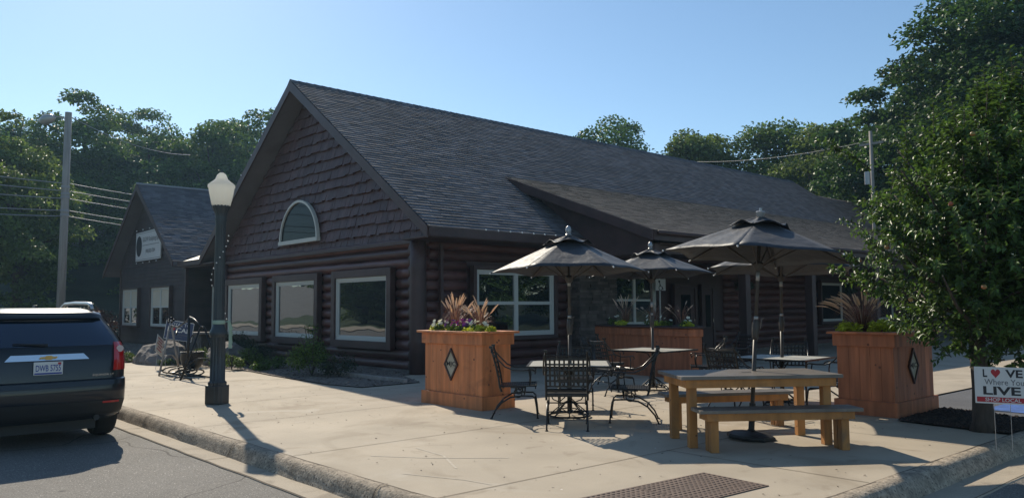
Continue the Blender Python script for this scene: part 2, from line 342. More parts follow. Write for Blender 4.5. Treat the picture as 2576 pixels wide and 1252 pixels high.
# kerb line (back joint of the kerb), corner round the ramp
path = [(-200, 3.75), (-60, 3.75), (-30, 3.75)] + [(-30 + 0.35 * i, 3.75 + 0.006 * math.sin(i * 2.1)) for i in range(1, 70)]
path = [p for p in path if p[0] < -5.75]
for i in range(0, 17):
    a = R(-90 + 90 * i / 16); path.append((-5.45 + 2.42 * math.cos(a), 6.17 + 2.42 * math.sin(a)))
path += [(-3.03 + 0.004 * math.sin(i * 1.7), 6.4 + 0.3 * i) for i in range(0, 15)]
path += [(-3.03, 11.2), (-3.03, 12.2)]
def outn(i):
    a = Vector(path[max(0, i - 1)]); b = Vector(path[min(len(path) - 1, i + 1)]); t = (b - a).normalized(); return Vector((t.y, -t.x))
def sweep(prof, mb, noise=0.0, m=0):
    vs = []; k = len(prof)
    for i, p in enumerate(path):
        n = outn(i); wf = 1.0 if p[1] < 4.2 else 1.28
        for j, (d, z) in enumerate(prof):
            jit = random.uniform(-noise, noise) if 0 < j < k - 1 else 0
            d2 = d * wf + jit * 0.7
            vs.append((p[0] + n.x * d2, p[1] + n.y * d2, z + jit * 0.4))
    fs = [(i * k + j, (i + 1) * k + j, (i + 1) * k + j + 1, i * k + j + 1) for i in range(len(path) - 1) for j in range(k - 1)]
    mb.add(vs, fs, m)
mb = MB(); sweep([(-0.012, 0.0), (0.0, 0.003), (0.05, 0.004), (0.085, 0.0), (0.115, -0.02), (0.14, -0.06), (0.155, -0.10), (0.18, -0.155)], mb, 0.009)
kerb = tag(mb.build('kerb', M['kerb'], auto=50), kind='structure')
mb = MB(); sweep([(0.14, -0.17), (0.17, -0.149), (0.25, -0.151), (0.44, -0.148), (0.46, -0.175)], mb, 0.0)
# joints across the gutter and kerb
for x in (-21, -18, -14.9, -11.85, -8.8, -5.8):
    mb.quad((x - 0.006, 3.31, -0.144), (x + 0.006, 3.31, -0.144), (x + 0.006, 3.59, -0.146), (x - 0.006, 3.59, -0.146), 1)
tag(mb.build('gutter', [M['gutter'], M['joint']]), kind='structure')
mb = MB()
vs = []
for x in (-21, -18, -14.9, -11.85, -8.8, -5.8):
    pr = [(3.75, 0.008), (3.70, 0.009), (3.665, 0.006), (3.633, -0.014), (3.607, -0.056), (3.588, -0.1), (3.565, -0.15)]
    for a, b in zip(pr[:-1], pr[1:]):
        mb.quad((x - 0.007, a[0], a[1] + .006), (x + 0.007, a[0], a[1] + .006), (x + 0.007, b[0], b[1] + .006), (x - 0.007, b[0], b[1] + .006))
mb.build('kerb_joint', M['joint'], kerb)

# road
mb = MB(); N_ = len(path)
road_edge = []
for i, p in enumerate(path):
    n = outn(i); wf = 1.0 if p[1] < 4.2 else 1.28; d = 0.43 * wf + random.uniform(-.005, .005)
    road_edge.append((p[0] + n.x * d, p[1] + n.y * d, -0.156))
poly = road_edge + [(-2.46, 60, -0.156), (6, 60, -0.156), (6, -10, -0.156), (-200, -10, -0.156)]
mb.poly(poly)
mb.quad((6, -10, -0.156), (120, -10, -0.156), (120, 3, -0.156), (6, 3, -0.156))
tag(mb.build('road', M['asphalt']), kind='structure')
# tar seam where the asphalt meets the gutter
mb = MB()
for a, b in zip(road_edge[:-1], road_edge[1:]):
    if a[0] < -32: continue
    mb.quad((a[0] - .001, a[1] - 0.002, -0.142), (b[0], b[1] - 0.002, -0.142), (b[0], b[1] - 0.02, -0.147), (a[0], a[1] - 0.02, -0.147))
tag(mb.build('road_seam', M['joint']), kind='structure')

# sidewalk / patio slab with its joints
X0 = -14.95
inner = [(p[0], p[1], 0.0) for p in path if p[0] > -60.5]
poly = inner + [(-3.03, 10.42, 0), (-4.35, 10.62, 0), (-4.42, 12.35, 0), (-5.2, 12.35, 0), (-5.2, 44, 0), (-14.9, 44, 0), (-14.9, 10, 0), (-13.2, 9.3, 0), (-13.15, 7.9, 0), (-14.2, 7.72, 0),
                (-16.9, 7.85, 0), (-18.4, 8.0, 0), (-21.2, 7.75, 0), (-23.4, 7.1, 0), (-26, 6.5, 0), (-60, 6.3, 0)]
mb = MB(); mb.poly(poly)
def jl(x0, y0, x1, y1, w=0.006):
    d = Vector((x1 - x0, y1 - y0)); L_ = d.length; d.normalize(); n = Vector((-d.y, d.x)) * w
    k = max(1, int(L_ / 0.5)); pts = []
    for i in range(k + 1):
        t = i / k; j = random.uniform(-0.003, 0.003); pts.append((x0 + (x1 - x0) * t + n.x * j / w, y0 + (y1 - y0) * t + n.y * j / w))
    for a, b in zip(pts[:-1], pts[1:]):
        mb.quad((a[0] - n.x, a[1] - n.y, 0.004), (b[0] - n.x, b[1] - n.y, 0.004), (b[0] + n.x, b[1] + n.y, 0.004), (a[0] + n.x, a[1] + n.y, 0.004), 1)
for x in (-26, -23.3, -19.16, -15.85, -12.6, -10.38, -7.7):
    jl(x + 0.1, 3.77, x - 0.08, 7.7 if x < -13.5 else (9.5 if x < -10.4 else 14), 0.005)
jl(-5.13, 3.77, -5.17, 14, 0.005); jl(-5.17, 6.78, -3.05, 6.78, 0.005); jl(-13.1, 9.4, -5.2, 9.45, 0.004); jl(-5.15, 9.3, -3.1, 9.3, 0.004)
for i in range(len(path) - 1):
    a, b = path[i], path[i + 1]
    if a[0] > -40: jl(a[0], a[1], b[0], b[1], 0.008 if a[1] > 4.5 else 0.005)
jl(-8.7, 5.2, -8.1, 4.5, 0.003) if False else None
def chalk(pts, w=.012):
    for a, b in zip(pts[:-1], pts[1:]):
        d = Vector((b[0] - a[0], b[1] - a[1])).normalized(); n = Vector((-d.y, d.x)) * w
        mb.quad((a[0] - n.x, a[1] - n.y, .0025), (b[0] - n.x, b[1] - n.y, .0025), (b[0] + n.x, b[1] + n.y, .0025), (a[0] + n.x, a[1] + n.y, .0025), 2)
chalk([(-7.05, 4.35), (-6.5, 4.75), (-6.0, 5.3)]); chalk([(-7.1, 4.95), (-6.55, 4.9), (-5.95, 4.6)]); chalk([(-6.1, 4.1), (-5.5, 4.35), (-5.2, 4.4)], .008)
tag(mb.build('sidewalk', [M['concrete'], M['joint'], M['chalk']]), kind='structure')

# parking lot behind the patio
mb = MB(); mb.poly([(-5.19, 12.36, -0.02), (-4.43, 12.30, -0.02), (-2.90, 12.25, -0.02), (-2.45, 12.2, -0.14), (-2.45, 70, -0.02), (-16, 70, -0.02), (-16, 44.1, -0.02), (-5.19, 44.1, -0.02)])
tag(mb.build('parking_lot', M['lot']), kind='structure')
mb = MB(); mb.poly([(-5.05, 12.38, 0.0), (-3.0, 11.86, 0.0), (-2.9, 12.0, 0.0), (-5.0, 12.62, 0.0)])
tag(mb.build('concrete_edging', M['gutter']), kind='structure')
mb = MB(); mb.poly([(-4.06, 12.75, -0.012), (-2.7, 12.75, -0.012), (-2.7, 14.5, -0.012), (-4.02, 14.5, -0.012)])
for a in ((-3.3, 13.0), ): mb.poly([(a[0], a[1], -0.008), (a[0] + .4, a[1], -0.008), (a[0] + .4, a[1] + .9, -0.008), (a[0] + .3, a[1] + .9, -0.008), (a[0] + .3, a[1] + .12, -0.008), (a[0], a[1] + .12, -0.008)], 1)
for y in (17.0, 19.8, 22.6): mb.poly([(-6.5, y, -0.012), (-3.0, y, -0.012), (-3.0, y + .1, -0.012), (-6.5, y + .1, -0.012)], 1)
tag(mb.build('parking_marking', [M['blue_paint'], M['white_paint']]), kind='structure')

# planting beds
def bed(name, poly, m, n, s0, s1, z=0.02, seed=1):
    r = random.Random(seed); mb = MB(); mb.poly([(p[0], p[1], z) for p in poly])
    xs = [p[0] for p in poly]; ys = [p[1] for p in poly]
    def inside(x, y):
        c = False; j = len(poly) - 1
        for i in range(len(poly)):
            if (poly[i][1] > y) != (poly[j][1] > y) and x < (poly[j][0] - poly[i][0]) * (y - poly[i][1]) / (poly[j][1] - poly[i][1]) + poly[i][0]: c = not c
            j = i
        return c
    k = 0
    while k < n:
        x = r.uniform(min(xs), max(xs)); y = r.uniform(min(ys), max(ys))
        if not inside(x, y): continue
        k += 1; s = r.uniform(s0, s1); a = r.uniform(0, 6.28); h = s * r.uniform(.3, .8)
        p = [(x + s * math.cos(a + q * 1.57 + r.uniform(-.3, .3)), y + s * math.sin(a + q * 1.57), z - .004 + (h * .3 if q % 2 else h * .1)) for q in range(4)]
        t = (x + r.uniform(-.3, .3) * s, y + r.uniform(-.3, .3) * s, z + h)
        mb.add(p + [t], [(0, 1, 4), (1, 2, 4), (2, 3, 4), (3, 0, 4)], 0, r.random())
    return tag(mb.build(name, m), kind='structure')
bed('gravel_bed', [(-60, 6.32), (-26, 6.52), (-23.4, 7.12), (-21.2, 7.77), (-18.4, 8.02), (-16.9, 7.87), (-14.2, 7.74), (-13.17, 7.92), (-13.22, 9.28), (-14.9, 10.0), (-14.9, 11), (-60, 11)], M['gravel'], 9000, 0.02, 0.05, 0.015, 3)
bed('mulch_bed', [(-3.05, 10.40), (-4.36, 10.60), (-4.42, 12.33), (-2.95, 11.88)], M['mulch'], 2600, 0.015, 0.045, 0.02, 4)
mb = MB(); mb.box(-16.9, -13.3, 8.95, 9.05, 0.0, 0.09); tag(mb.build('landscape_timber', M['pole_wood'], bevel=0.01), 'weathered timber edging lying in the gravel at the log corner', 'timber')

# across the street (seen only as reflections in the windows)
mb = MB(); mb.poly([(-200, -10, -0.10), (60, -10, -0.10), (60, -13, -0.02), (-200, -13, -0.02)]); tag(mb.build('far_sidewalk', M['concrete']), kind='structure')
def patchg(name, x0, x1, y0, y1, m):
    mb = MB(); nx = 12; ny = 12
    vs = [(x0 + (x1 - x0) * i / nx, y0 + (y1 - y0) * j / ny, hill_z(x0 + (x1 - x0) * i / nx, y0 + (y1 - y0) * j / ny) + 0.25) for j in range(ny + 1) for i in range(nx + 1)]
    fs = [(j * (nx + 1) + i, j * (nx + 1) + i + 1, (j + 1) * (nx + 1) + i + 1, (j + 1) * (nx + 1) + i) for j in range(ny) for i in range(nx)]
    mb.add(vs, fs); return tag(mb.build(name, m, smooth=True), kind='structure')
patchg('far_lot', -260, -92, -80, -13, M['asphalt']); patchg('lawn', -91.9, 12, -60, -13, M['grass'])

# tactile ramp plate in the sidewalk
ta = thing('tactile_plate', (-3.98, 4.95, 0), 'rust brown tactile paving plate with raised domes in the foreground concrete', 'tactile plate')
ta.rotation_euler = (0, 0, R(-4))
for k in range(2):
    mb = MB(); y1 = 1.13 - k * 0.92; mb.box(-0.34, 0.34, y1 - 0.91, y1, -0.01, 0.008)
    for i in range(12):
        for j in range(16):
            x = -0.31 + 0.056 * i; y = y1 - 0.035 - 0.056 * j
            mb.lathe([(0.014, 0.008), (0.0125, 0.0125), (0.009, 0.0135)], 8, (x, y, 0))
    mb.build('panel', M['tactile'], ta, auto=40)

# ================================================================ MAIN BUILDING
BX, BY = -20.63, 10.55
main = thing('log_restaurant', (BX, BY, 0), 'dark brown log building with steep shingled gable roof and side porch', 'building')
OFF = (BX, BY, 0)
RIDGE_Z, EAVE_Z, HX = 8.02, 3.30, 6.72
slope = (RIDGE_Z - EAVE_Z) / HX
YF, YB = 10.0, 38.3
# --- core walls (behind the logs)
mb = MB(); mb.box(-26.35, -14.97, 10.62, 38, 0, 3.1)
mb.yprism([(-26.35, 3.1), (-14.97, 3.1), (-14.97, RIDGE_Z - slope * 5.66 - .25), (BX, RIDGE_Z - 0.28), (-26.35, RIDGE_Z - slope * 5.72 - .25)], 10.62, 38)
mb.build('wall', M['brown'], main, off=OFF)
# --- logs on the gable front, butting the window surrounds
WIN = [(-25.85, -23.35), (-22.25, -19.8), (-18.65, -16.15)]
def rough_tube(mb, p0, p1, r, n=9, k=None, jit=0.012):
    a, b = Vector(p0), Vector(p1); k = k or max(3, int((b - a).length / 0.5))
    pts = [a.lerp(b, i / k) + Vector((0, 0, random.uniform(-jit, jit) * .4)) for i in range(k + 1)]
    mb.tube(pts, [r * (1 + random.uniform(-0.05, 0.05)) for _ in pts], n)
mb = MB(); zl = 0.16; lr = 0.133
while zl < 3.1:
    spans = [(-26.3, -14.85)]
    if 0.52 < zl < 2.50:
        spans = []; x = -26.3
        for (a, b) in WIN: spans.append((x, a - 0.24)); x = b + 0.24
        spans.append((x, -14.95))
    for a, b in spans:
        if b - a > 0.1: rough_tube(mb, (a, 10.60, zl), (b, 10.60, zl), lr)
    zl += 0.242
mb.build('log_courses', M['log'], main, off=OFF, smooth=True)
mb = MB(); zl = 0.10
while zl < 3.1:
    for y0_, y1_ in ([(10.45, 38)] if not (0.60 < zl < 2.60) else [(10.45, 11.85), (14.95, 15.35), (16.9, 17.0), (22.9, 29.2), (31.3, 34.0), (36.2, 38)]):
        if y1_ - y0_ > .1: rough_tube(mb, (-15.0, y0_, zl), (-15.0, y1_, zl), lr, jit=0.01)
    zl += 0.242
mb.build('side_log_courses', M['log'], main, off=OFF, smooth=True)
# corner post: stacked notched log ends
mb = MB()
mb.tube([(-14.93, 10.44, z) for z in (0, .8, 1.6, 2.4, 3.12)], [0.20, 0.195, 0.2, 0.19, 0.195], 12)
for k in range(12): mb.tube([(-15.02, 10.30, 0.2 + .242 * k), (-15.02, 10.55, 0.2 + .242 * k)], 0.12, 9)
mb.build('corner_post', M['brown'], main, off=OFF, smooth=True)
mb = MB(); mb.tube([(-26.35, 10.5, z) for z in (0, 1.6, 3.12)], 0.19, 12); mb.build('corner_post', M['brown'], main, off=OFF, smooth=True)
# band board at the base of the shakes, foundation
mb = MB(); mb.box(-26.4, -14.75, 10.40, 10.62, 3.02, 3.10); mb.build('belt_board', M['brown'], main, off=OFF)
mb = MB(); mb.box(-26.5, -14.8, 10.44, 10.62, 0, 0.07); mb.box(-15.0, -14.8, 10.5, 38, 0, 0.06); mb.build('foundation', M['rock'], main, off=OFF)
# --- gable shakes
mb = MB(); z = 3.06; row = 0; ex = 0.285
while z < RIDGE_Z - 0.5:
    half = (RIDGE_Z - 0.30 - z) / slope; x = BX - min(half, 5.85) - 0.02; xe = BX + min(half, 5.85)
    x += random.uniform(-0.2, 0)
    while x < xe:
        w = random.choice([0.10, 0.14, 0.18, 0.22, 0.26]); b = z + (0.018 if random.random() < .5 else -0.014) + random.uniform(-.005, .005); t = z + ex + 0.05
        x1 = min(x + w, xe + .1)
        t = min(t, RIDGE_Z - .27 - slope * max(abs(x - BX), abs(x1 - BX)))
        if t < b + .03: x = x1; continue
        y0_ = 10.50 - random.uniform(0, 0.012); y1_ = 10.60
        a0 = x + .004; a1 = x1 - .004
        mb.add([(a0, y0_, b), (a1, y0_, b), (a1, y1_ - .02, t), (a0, y1_ - .02, t), (a0, 10.62, b), (a1, 10.62, b), (a1, 10.62, t), (a0, 10.62, t)],
               [(0, 1, 2, 3), (4, 5, 1, 0), (1, 5, 6, 2), (4, 0, 3, 7)], 0, random.random())
        x = x1
    z += ex; row += 1
mb.build('gable_shingles', M['shake'], main, off=OFF)
# --- roofs
def shingle_field(mb, y0, y1, pt, vlen, nrm, down, exposure=0.142, tabw=0.31, keep=None, flip=1):
    """pt = top corner (x,z) at the ridge; the field runs along Y and down the slope"""
    rows = int(vlen / exposure) + 1
    for r_ in range(rows):
        s0 = r_ * exposure; s1 = min(vlen + 0.02, s0 + exposure + 0.006)
        y = y0 - random.uniform(0, tabw)
        while y < y1:
            w = tabw * random.uniform(.75, 1.25); a = max(y, y0); b = min(y + w, y1)
            if b - a > 0.02:
                hi = random.uniform(0.015, 0.020)
                def P(yy, s, h): return (pt[0] + down[0] * s + nrm[0] * h, yy, pt[1] + down[1] * s + nrm[1] * h)
                if keep is None or keep(0.5 * (a + b), s1):
                    g = 0.004
                    v = [P(a + g, s0, 0.002), P(b - g, s0, 0.002), P(b - g, s1, hi), P(a + g, s1, hi), P(a + g, s1, 0), P(b - g, s1, 0)]
                    mb.add(v, [(0, 3, 2, 1)[::flip], (3, 4, 5, 2)[::flip]], 0, random.random())
            y += w
nl = math.hypot(HX, RIDGE_Z - EAVE_Z); down = (HX / nl, -(RIDGE_Z - EAVE_Z) / nl); nrm = (-down[1], down[0])
PX0, PZ0 = -16.66, 5.22      # top line of the porch roof on the main slope
mb = MB()
T = 0.16
mb.yprism([(BX, RIDGE_Z), (BX - HX, EAVE_Z), (BX - HX + .02, EAVE_Z - T), (BX, RIDGE_Z - T * 1.2), (BX + HX - .02, EAVE_Z - T), (BX + HX, EAVE_Z)], YF, YB)
shingle_field(mb, YF - .03, YB + .03, (BX, RIDGE_Z + .004), nl + .03, nrm, down, keep=lambda y, s: not (y > 15.0 and BX + down[0] * s > PX0 + .35))
nd = (-down[0], down[1])
for r_ in range(59):
    s0 = r_ * .142; s1 = s0 + .145; a = (BX + nd[0] * s0, RIDGE_Z + nd[1] * s0); b = (BX + nd[0] * s1 - nrm[0] * .012, RIDGE_Z + nd[1] * s1 + nrm[1] * .012)
    mb.quad((a[0], YF - .02, a[1]), (a[0], YB, a[1]), (b[0], YB, b[1]), (b[0], YF - .02, b[1]))
roof = mb.build('roof', M['shingle'], main, off=OFF)
mb = MB(); y = YF - .04
while y < YB:
    y1_ = min(y + .30, YB + .03)
    mb.add([(BX - .16, y, RIDGE_Z - .10), (BX, y, RIDGE_Z + .045), (BX + .16, y, RIDGE_Z - .085), (BX - .16, y1_, RIDGE_Z - .115), (BX, y1_, RIDGE_Z + .03), (BX + .16, y1_, RIDGE_Z - .10)],
           [(0, 1, 4, 3), (1, 2, 5, 4), (0, 2, 1)]); y += .25
mb.build('ridge_cap', M['shingle'], roof)
# rake boards and eave fascia
mb = MB()
for sgn in (-1, 1):
    e = (BX + sgn * HX, EAVE_Z); p = [(BX, RIDGE_Z + .0), (e[0], e[1]), (e[0], e[1] - .26), (BX, RIDGE_Z - .30)]
    if sgn < 0: p = p[::-1]
    mb.yprism(p[::-1], YF - .045, YF - .003)
    mb.yprism(p[::-1], YB + .003, YB + .04)
mb.box(BX + HX - .005, BX + HX + .04, YF, 15.0, EAVE_Z - .22, EAVE_Z - .02); mb.box(BX - HX - .04, BX - HX + .005, YF, YB, EAVE_Z - .22, EAVE_Z - .02)
mb.box(-15.0, BX + HX - .02, YF + .02, 15.0, EAVE_Z - .24, EAVE_Z - .20); mb.box(BX - HX + .02, -26.3, YF + .02, YB, EAVE_Z - .24, EAVE_Z - .20)
mb.build('fascia', M['brown'], main, off=OFF, bevel=.004)
for i in range(8): mb = MB(); mb.ball((BX + HX + .045, 11.6 + .33 * i * 1.15, EAVE_Z + .0), .022, 8); mb.build('eave_light', M['white_plastic'], main, off=OFF, smooth=True)
for i in range(6): mb = MB(); mb.ball((BX - 1.0 - .75 * i, YF - .06, RIDGE_Z - slope * (1.0 + .75 * i) - .03), .024, 8); mb.build('eave_light', M['white_plastic'], main, off=OFF, smooth=True)
# --- windows
def window(parent, w, h, cols, rows, loc, rz, glassm, frame=0.07, trim=0.0, arch=False, mull=0.045, blind=False, trimm='brown', poff=None):
    off = Vector(loc) - Vector(poff if poff else parent.location)
    mb = MB()
    if arch:
        pts_o = []; pts_i = []
        n = 24
        for i in range(n + 1):
            a = math.pi * i / n; pts_o.append((w / 2 * math.cos(a), h * math.sin(a))); pts_i.append(((w / 2 - frame) * math.cos(a), frame + (h - 2 * frame) * math.sin(a)))
        for i in range(n):
            a, b, c, d = pts_o[i], pts_o[i + 1], pts_i[i + 1], pts_i[i]
            mb.add([(a[0], -.07, a[1]), (b[0], -.07, b[1]), (c[0], -.07, c[1]), (d[0], -.07, d[1]), (a[0], .03, a[1]), (b[0], .03, b[1]), (c[0], 0, c[1]), (d[0], 0, d[1])],
                   [(0, 3, 2, 1), (0, 1, 5, 4), (2, 3, 7, 6)])
        mb.box(-w / 2 - .02, w / 2 + .02, -.085, .03, -.03, frame + .01)
        f = mb.build('window', M['vinyl'], parent, loc=off, rot=(0, 0, rz))
        mb = MB(); mb.poly([(p[0], -.02, p[1]) for p in pts_i[::-1]][::-1]); mb.build('pane', glassm, f)
        return f
    mb.box(-w/2, w/2, -.06, .02, 0, frame); mb.box(-w/2, w/2, -.06, .02, h - frame, h); mb.box(-w/2, -w/2 + frame, -.06, .02, frame, h - frame); mb.box(w/2 - frame, w/2, -.06, .02, frame, h - frame)
    g = frame * .55
    mb.box(-w/2 + frame, -w/2 + frame + g, -.04, .02, frame, h - frame); mb.box(w/2 - frame - g, w/2 - frame, -.04, .02, frame, h - frame)
    mb.box(-w/2 + frame + g, w/2 - frame - g, -.04, .02, frame, frame + g); mb.box(-w/2 + frame + g, w/2 - frame - g, -.04, .02, h - frame - g, h - frame)
    for i in range(1, cols): x = -w/2 + w * i / cols; mb.box(x - mull, x + mull, -.055, .02, frame, h - frame)
    for j in range(1, rows): z = h * j / rows; mb.box(-w/2 + frame, w/2 - frame, -.05, .018, z - mull * .7, z + mull * .7)
    f = mb.build('window', M['vinyl'], parent, loc=off, rot=(0, 0, rz), bevel=.004)
    for i in range(cols):
        for j in range(rows):
            xa, xb = -w/2 + w * i / cols, -w/2 + w * (i + 1) / cols; za, zb = h * j / rows, h * (j + 1) / rows
            mb = MB(); mb.quad((xa, -.012, za), (xb, -.012, za), (xb, -.012, zb), (xa, -.012, zb)); mb.build('pane', M['blind'] if (blind and j == rows - 1) else glassm, f)
    if trim:
        mb = MB(); t = trim
        mb.box(-w/2 - t, -w/2 - .002, -.11, .04, -t, h + t); mb.box(w/2 + .002, w/2 + t, -.11, .04, -t, h + t)
        mb.box(-w/2 - .002, w/2 + .002, -.11, .04, -t, -.002); mb.box(-w/2 - .002, w/2 + .002, -.11, .04, h + .002, h + t)
        mb.build('window_trim', M[trimm], f, bevel=.006)
    return f
for a, b in WIN: window(main, b - a, 1.60, 1, 1, ((a + b) / 2, 10.46, 0.70), 0, M['glass'], .075, .19)
window(main, 2.36, 1.22, 1, 1, (-20.93, 10.47, 3.42), 0, M['glass_dark'], .07, arch=True)
window(main, 2.66, 1.64, 2, 2, (-14.84, 13.37, 0.80), R(90), M['glass'], .075, .10, mull=.06)
# --- stone pillar
def stone_block(mb, x0, x1, y0, y1, z0, z1):
    mb.box(x0 + .04, x1 - .03, y0 + .03, y1 - .03, z0, z1); z = z0
    while z < z1 - .05:
        h = random.choice([.07, .09, .12]); 
        for (ax, fx) in (('x', x1), ('y', y0)):
            lo, hi = (y0, y1) if ax == 'x' else (x0, x1); q = lo
            while q < hi:
                l = random.uniform(.18, .5); e = min(q + l, hi); d = random.uniform(.0, .03)
                if ax == 'x': mb.cbox(((x1 - .05 + d / 2), (q + e) / 2, z + h / 2), (.10 + d, e - q - .012, h - .012))
                else: mb.cbox(((q + e) / 2, y0 + .05 - d / 2, z + h / 2), (e - q - .012, .10 + d, h - .012))
                q = e
        z += h
mb = MB(); stone_block(mb, -15.1, -14.45, 15.35, 16.85, 0, 3.35); mb.build('stone_pillar', M['stone'], main, off=OFF, bevel=.006)
# --- porch window, doors
window(main, 2.0, 1.5, 2, 2, (-14.84, 18.05, 0.95), R(90), M['glass'], .075, .1)
def door(parent, loc, rz, w=0.95, h=2.1, poff=None):
    off = Vector(loc) - Vector(poff if poff else parent.location); mb = MB()
    mb.box(-w/2, w/2, -.05, .02, 0, h); d = mb.build('door', M['brown'], parent, loc=off, rot=(0, 0, rz), bevel=.004)
    mb = MB(); mb.box(-w/2 - .12, -w/2 - .003, -.08, .03, 0, h + .12); mb.box(w/2 + .003, w/2 + .12, -.08, .03, 0, h + .12); mb.box(-w/2 - .003, w/2 + .003, -.08, .03, h + .003, h + .12); mb.build('door_frame', M['brown'], d)
    mb = MB(); mb.box(-w*.26, w*.26, -.06, -.052, .85, h - .22); mb.build('door_pane', M['glass_dark'], d)
    mb = MB(); mb.tube([(w*.4, -.06, 1.0), (w*.4, -.11, 1.0), (w*.4, -.11, 1.12), (w*.4, -.06, 1.12)], .01, 6); mb.build('handle', M['chrome'], d)
    return d
door(main, (-14.84, 20.55, 0), R(90)); door(main, (-14.84, 21.75, 0), R(90), .5)
window(main, 1.75, 1.5, 1, 1, (-14.84, 30.25, 0.90), R(90), M['glass_dark'], .06, .1); window(main, 1.75, 1.5, 1, 1, (-14.84, 35.1, 0.90), R(90), M['glass_dark'], .06, .1)
# downspout and small wall lamps
mb = MB(); mb.box(-14.82, -14.74, 10.95, 11.03, .1, 3.0); mb.build('downspout', M['brown'], main, off=OFF)
# --- porch roof
PEX, PEZ = -11.42, 3.30
pl_ = math.hypot(PEX - PX0, PZ0 - PEZ); pd = ((PEX - PX0) / pl_, -(PZ0 - PEZ) / pl_); pn = (-pd[1], pd[0])
mb = MB(); PY0, PY1 = 14.64, 46.0
mb.yprism([(PX0 - .25, PZ0 + .09 - .2), (PEX, PEZ - .14), (PEX, PEZ), (PX0 - .1, PZ0 + .03)], PY0, PY1)
shingle_field(mb, PY0 - .02, PY1, (PX0 - .06, PZ0 + .03), pl_ + .10, pn, pd)
mb.build('porch_roof', M['shingle_tan'], main, off=OFF)
mb = MB()
mb.yprism([(PX0 + .1, PZ0 - .28), (PEX, PEZ - .24), (PEX + .03, PEZ - .24), (PEX + .03, PEZ + .0), (PX0 - .02, PZ0 + .02)], PY0 - .05, PY0 - .003)
mb.box(PEX + .003, PEX + .045, PY0, PY1, PEZ - .24, PEZ - .015)
mb.build('porch_fascia', M['brown'], main, off=OFF, bevel=.004)
mb = MB(); mb.tube([(PEX + .09, y, PEZ - .06) for y in (PY0 + .1, 25, 35, PY1)], .055, 8); mb.build('gutter_pipe', M['brown'], main, off=OFF, smooth=True)
# gable-end infill of the porch, beam, ceiling, posts
mb = MB(); mb.yprism([(-14.9, 3.0), (-11.75, 3.0), (-11.75, PEZ - .05), (PX0 + .3, PZ0 - .25), (-15.6, 4.35)], PY0 + .35, PY0 + .42); mb.box(-14.9, -11.6, PY0 + .30, PY0 + .48, 2.78, 3.0)
mb.box(-11.95, -11.75, PY0 + .48, PY1, 2.80, 3.0); mb.box(-14.95, -11.6, PY0 + .5, PY1, 3.005, 3.04); mb.build('porch_beam', M['brown'], main, off=OFF)
for y in (19.2, 22.9, 27.4, 32.0, 36.6, 41): 
    mb = MB(); mb.box(-11.98, -11.74, y - .12, y + .12, 0, 2.80); mb.box(-12.02, -11.70, y - .16, y + .16, 2.62, 2.80); mb.build('porch_post', M['brown'], main, off=OFF, bevel=.01)
# rear wing with lower ridge
mb = MB(); RW = -19.39; rz_ = 7.15
mb.yprism([(RW, rz_), (RW - 5.5, 3.3), (RW + 7.9, rz_ - 7.9 * slope), (RW + 7.9, rz_ - 7.9 * slope - .2)][::-1][::-1], 38.36, 47)
nn = 8.0
shingle_field(mb, 38.4, 47, (RW, rz_ + .004), nn * 1.2, nrm, down)
mb.build('rear_roof', M['shingle'], main, off=OFF)
mb = MB(); mb.box(-26, -15, 38.4, 46.5, 0, 3.4); mb.build('rear_wall', M['brown'], main, off=OFF)

# ================================================================ ANNEX
AX, AY = -36.0, 11.0
ann = thing('annex_shop', (AX, AY, 0), 'small dark clapboard shop with steep gable left of the log building', 'building')
OA = (AX, AY, 0); AR, AE, AHX = 7.0, 3.40, 4.85; asl = (AR - AE) / AHX; AXR = -36.3
mb = MB(); mb.box(-40.2, -31.55, 11.03, 26, 0, 3.5); mb.yprism([(-40.2, 3.5), (-31.55, 3.5), (-32.2, 3.75), (AXR, AR - .25), (-40.2, 3.85)], 11.03, 26); mb.build('wall', M['siding'], ann, off=OA)
mb = MB(); z = 0.1
while z < AR - .4:
    half = min((AR - .28 - z) / asl, 4.2); a, b = max(-40.22, AXR - half), min(-31.53, AXR + half if z > 3.3 else -31.53)
    if b > a: mb.add([(a, 11.0, z), (b, 11.0, z), (b, 11.025, z + .155), (a, 11.025, z + .155), (a, 11.03, z), (b, 11.03, z)], [(0, 1, 2, 3), (4, 5, 1, 0)])
    z += .15
z = .1
while z < 3.4: mb.add([(-31.52, 11.0, z), (-31.52, 26, z), (-31.545, 26, z + .155), (-31.545, 11.0, z + .155), (-31.55, 11.0, z), (-31.55, 26, z)], [(0, 1, 2, 3), (4, 5, 1, 0)]); z += .15
mb.build('clapboards', M['siding'], ann, off=OA)
for x in (-31.62, -40.28): mb = MB(); mb.box(x, x + .14, 10.96, 11.08, 0, 3.4); mb.build('corner_board', M['brown'], ann, off=OA)
al = math.hypot(AHX, AR - AE); ad = (AHX / al, -(AR - AE) / al); an_ = (-ad[1], ad[0])
mb = MB(); mb.yprism([(AXR, AR), (AXR - AHX, AE - .15), (AXR - AHX, AE - .3), (AXR, AR - .2), (AXR + AHX, AE - .15), (AXR + AHX, AE)], 10.47, 26.5)
shingle_field(mb, 10.42, 26.5, (AXR, AR + .004), al, an_, ad, exposure=.16, tabw=.34)
mb.build('roof', M['shingle'], ann, off=OA)
mb = MB(); mb.tube([(AXR, 10.42, AR + .02), (AXR, 26.5, AR + .02)], .05, 6); mb.build('ridge_cap', M['lum'], ann, off=OA)
mb = MB()
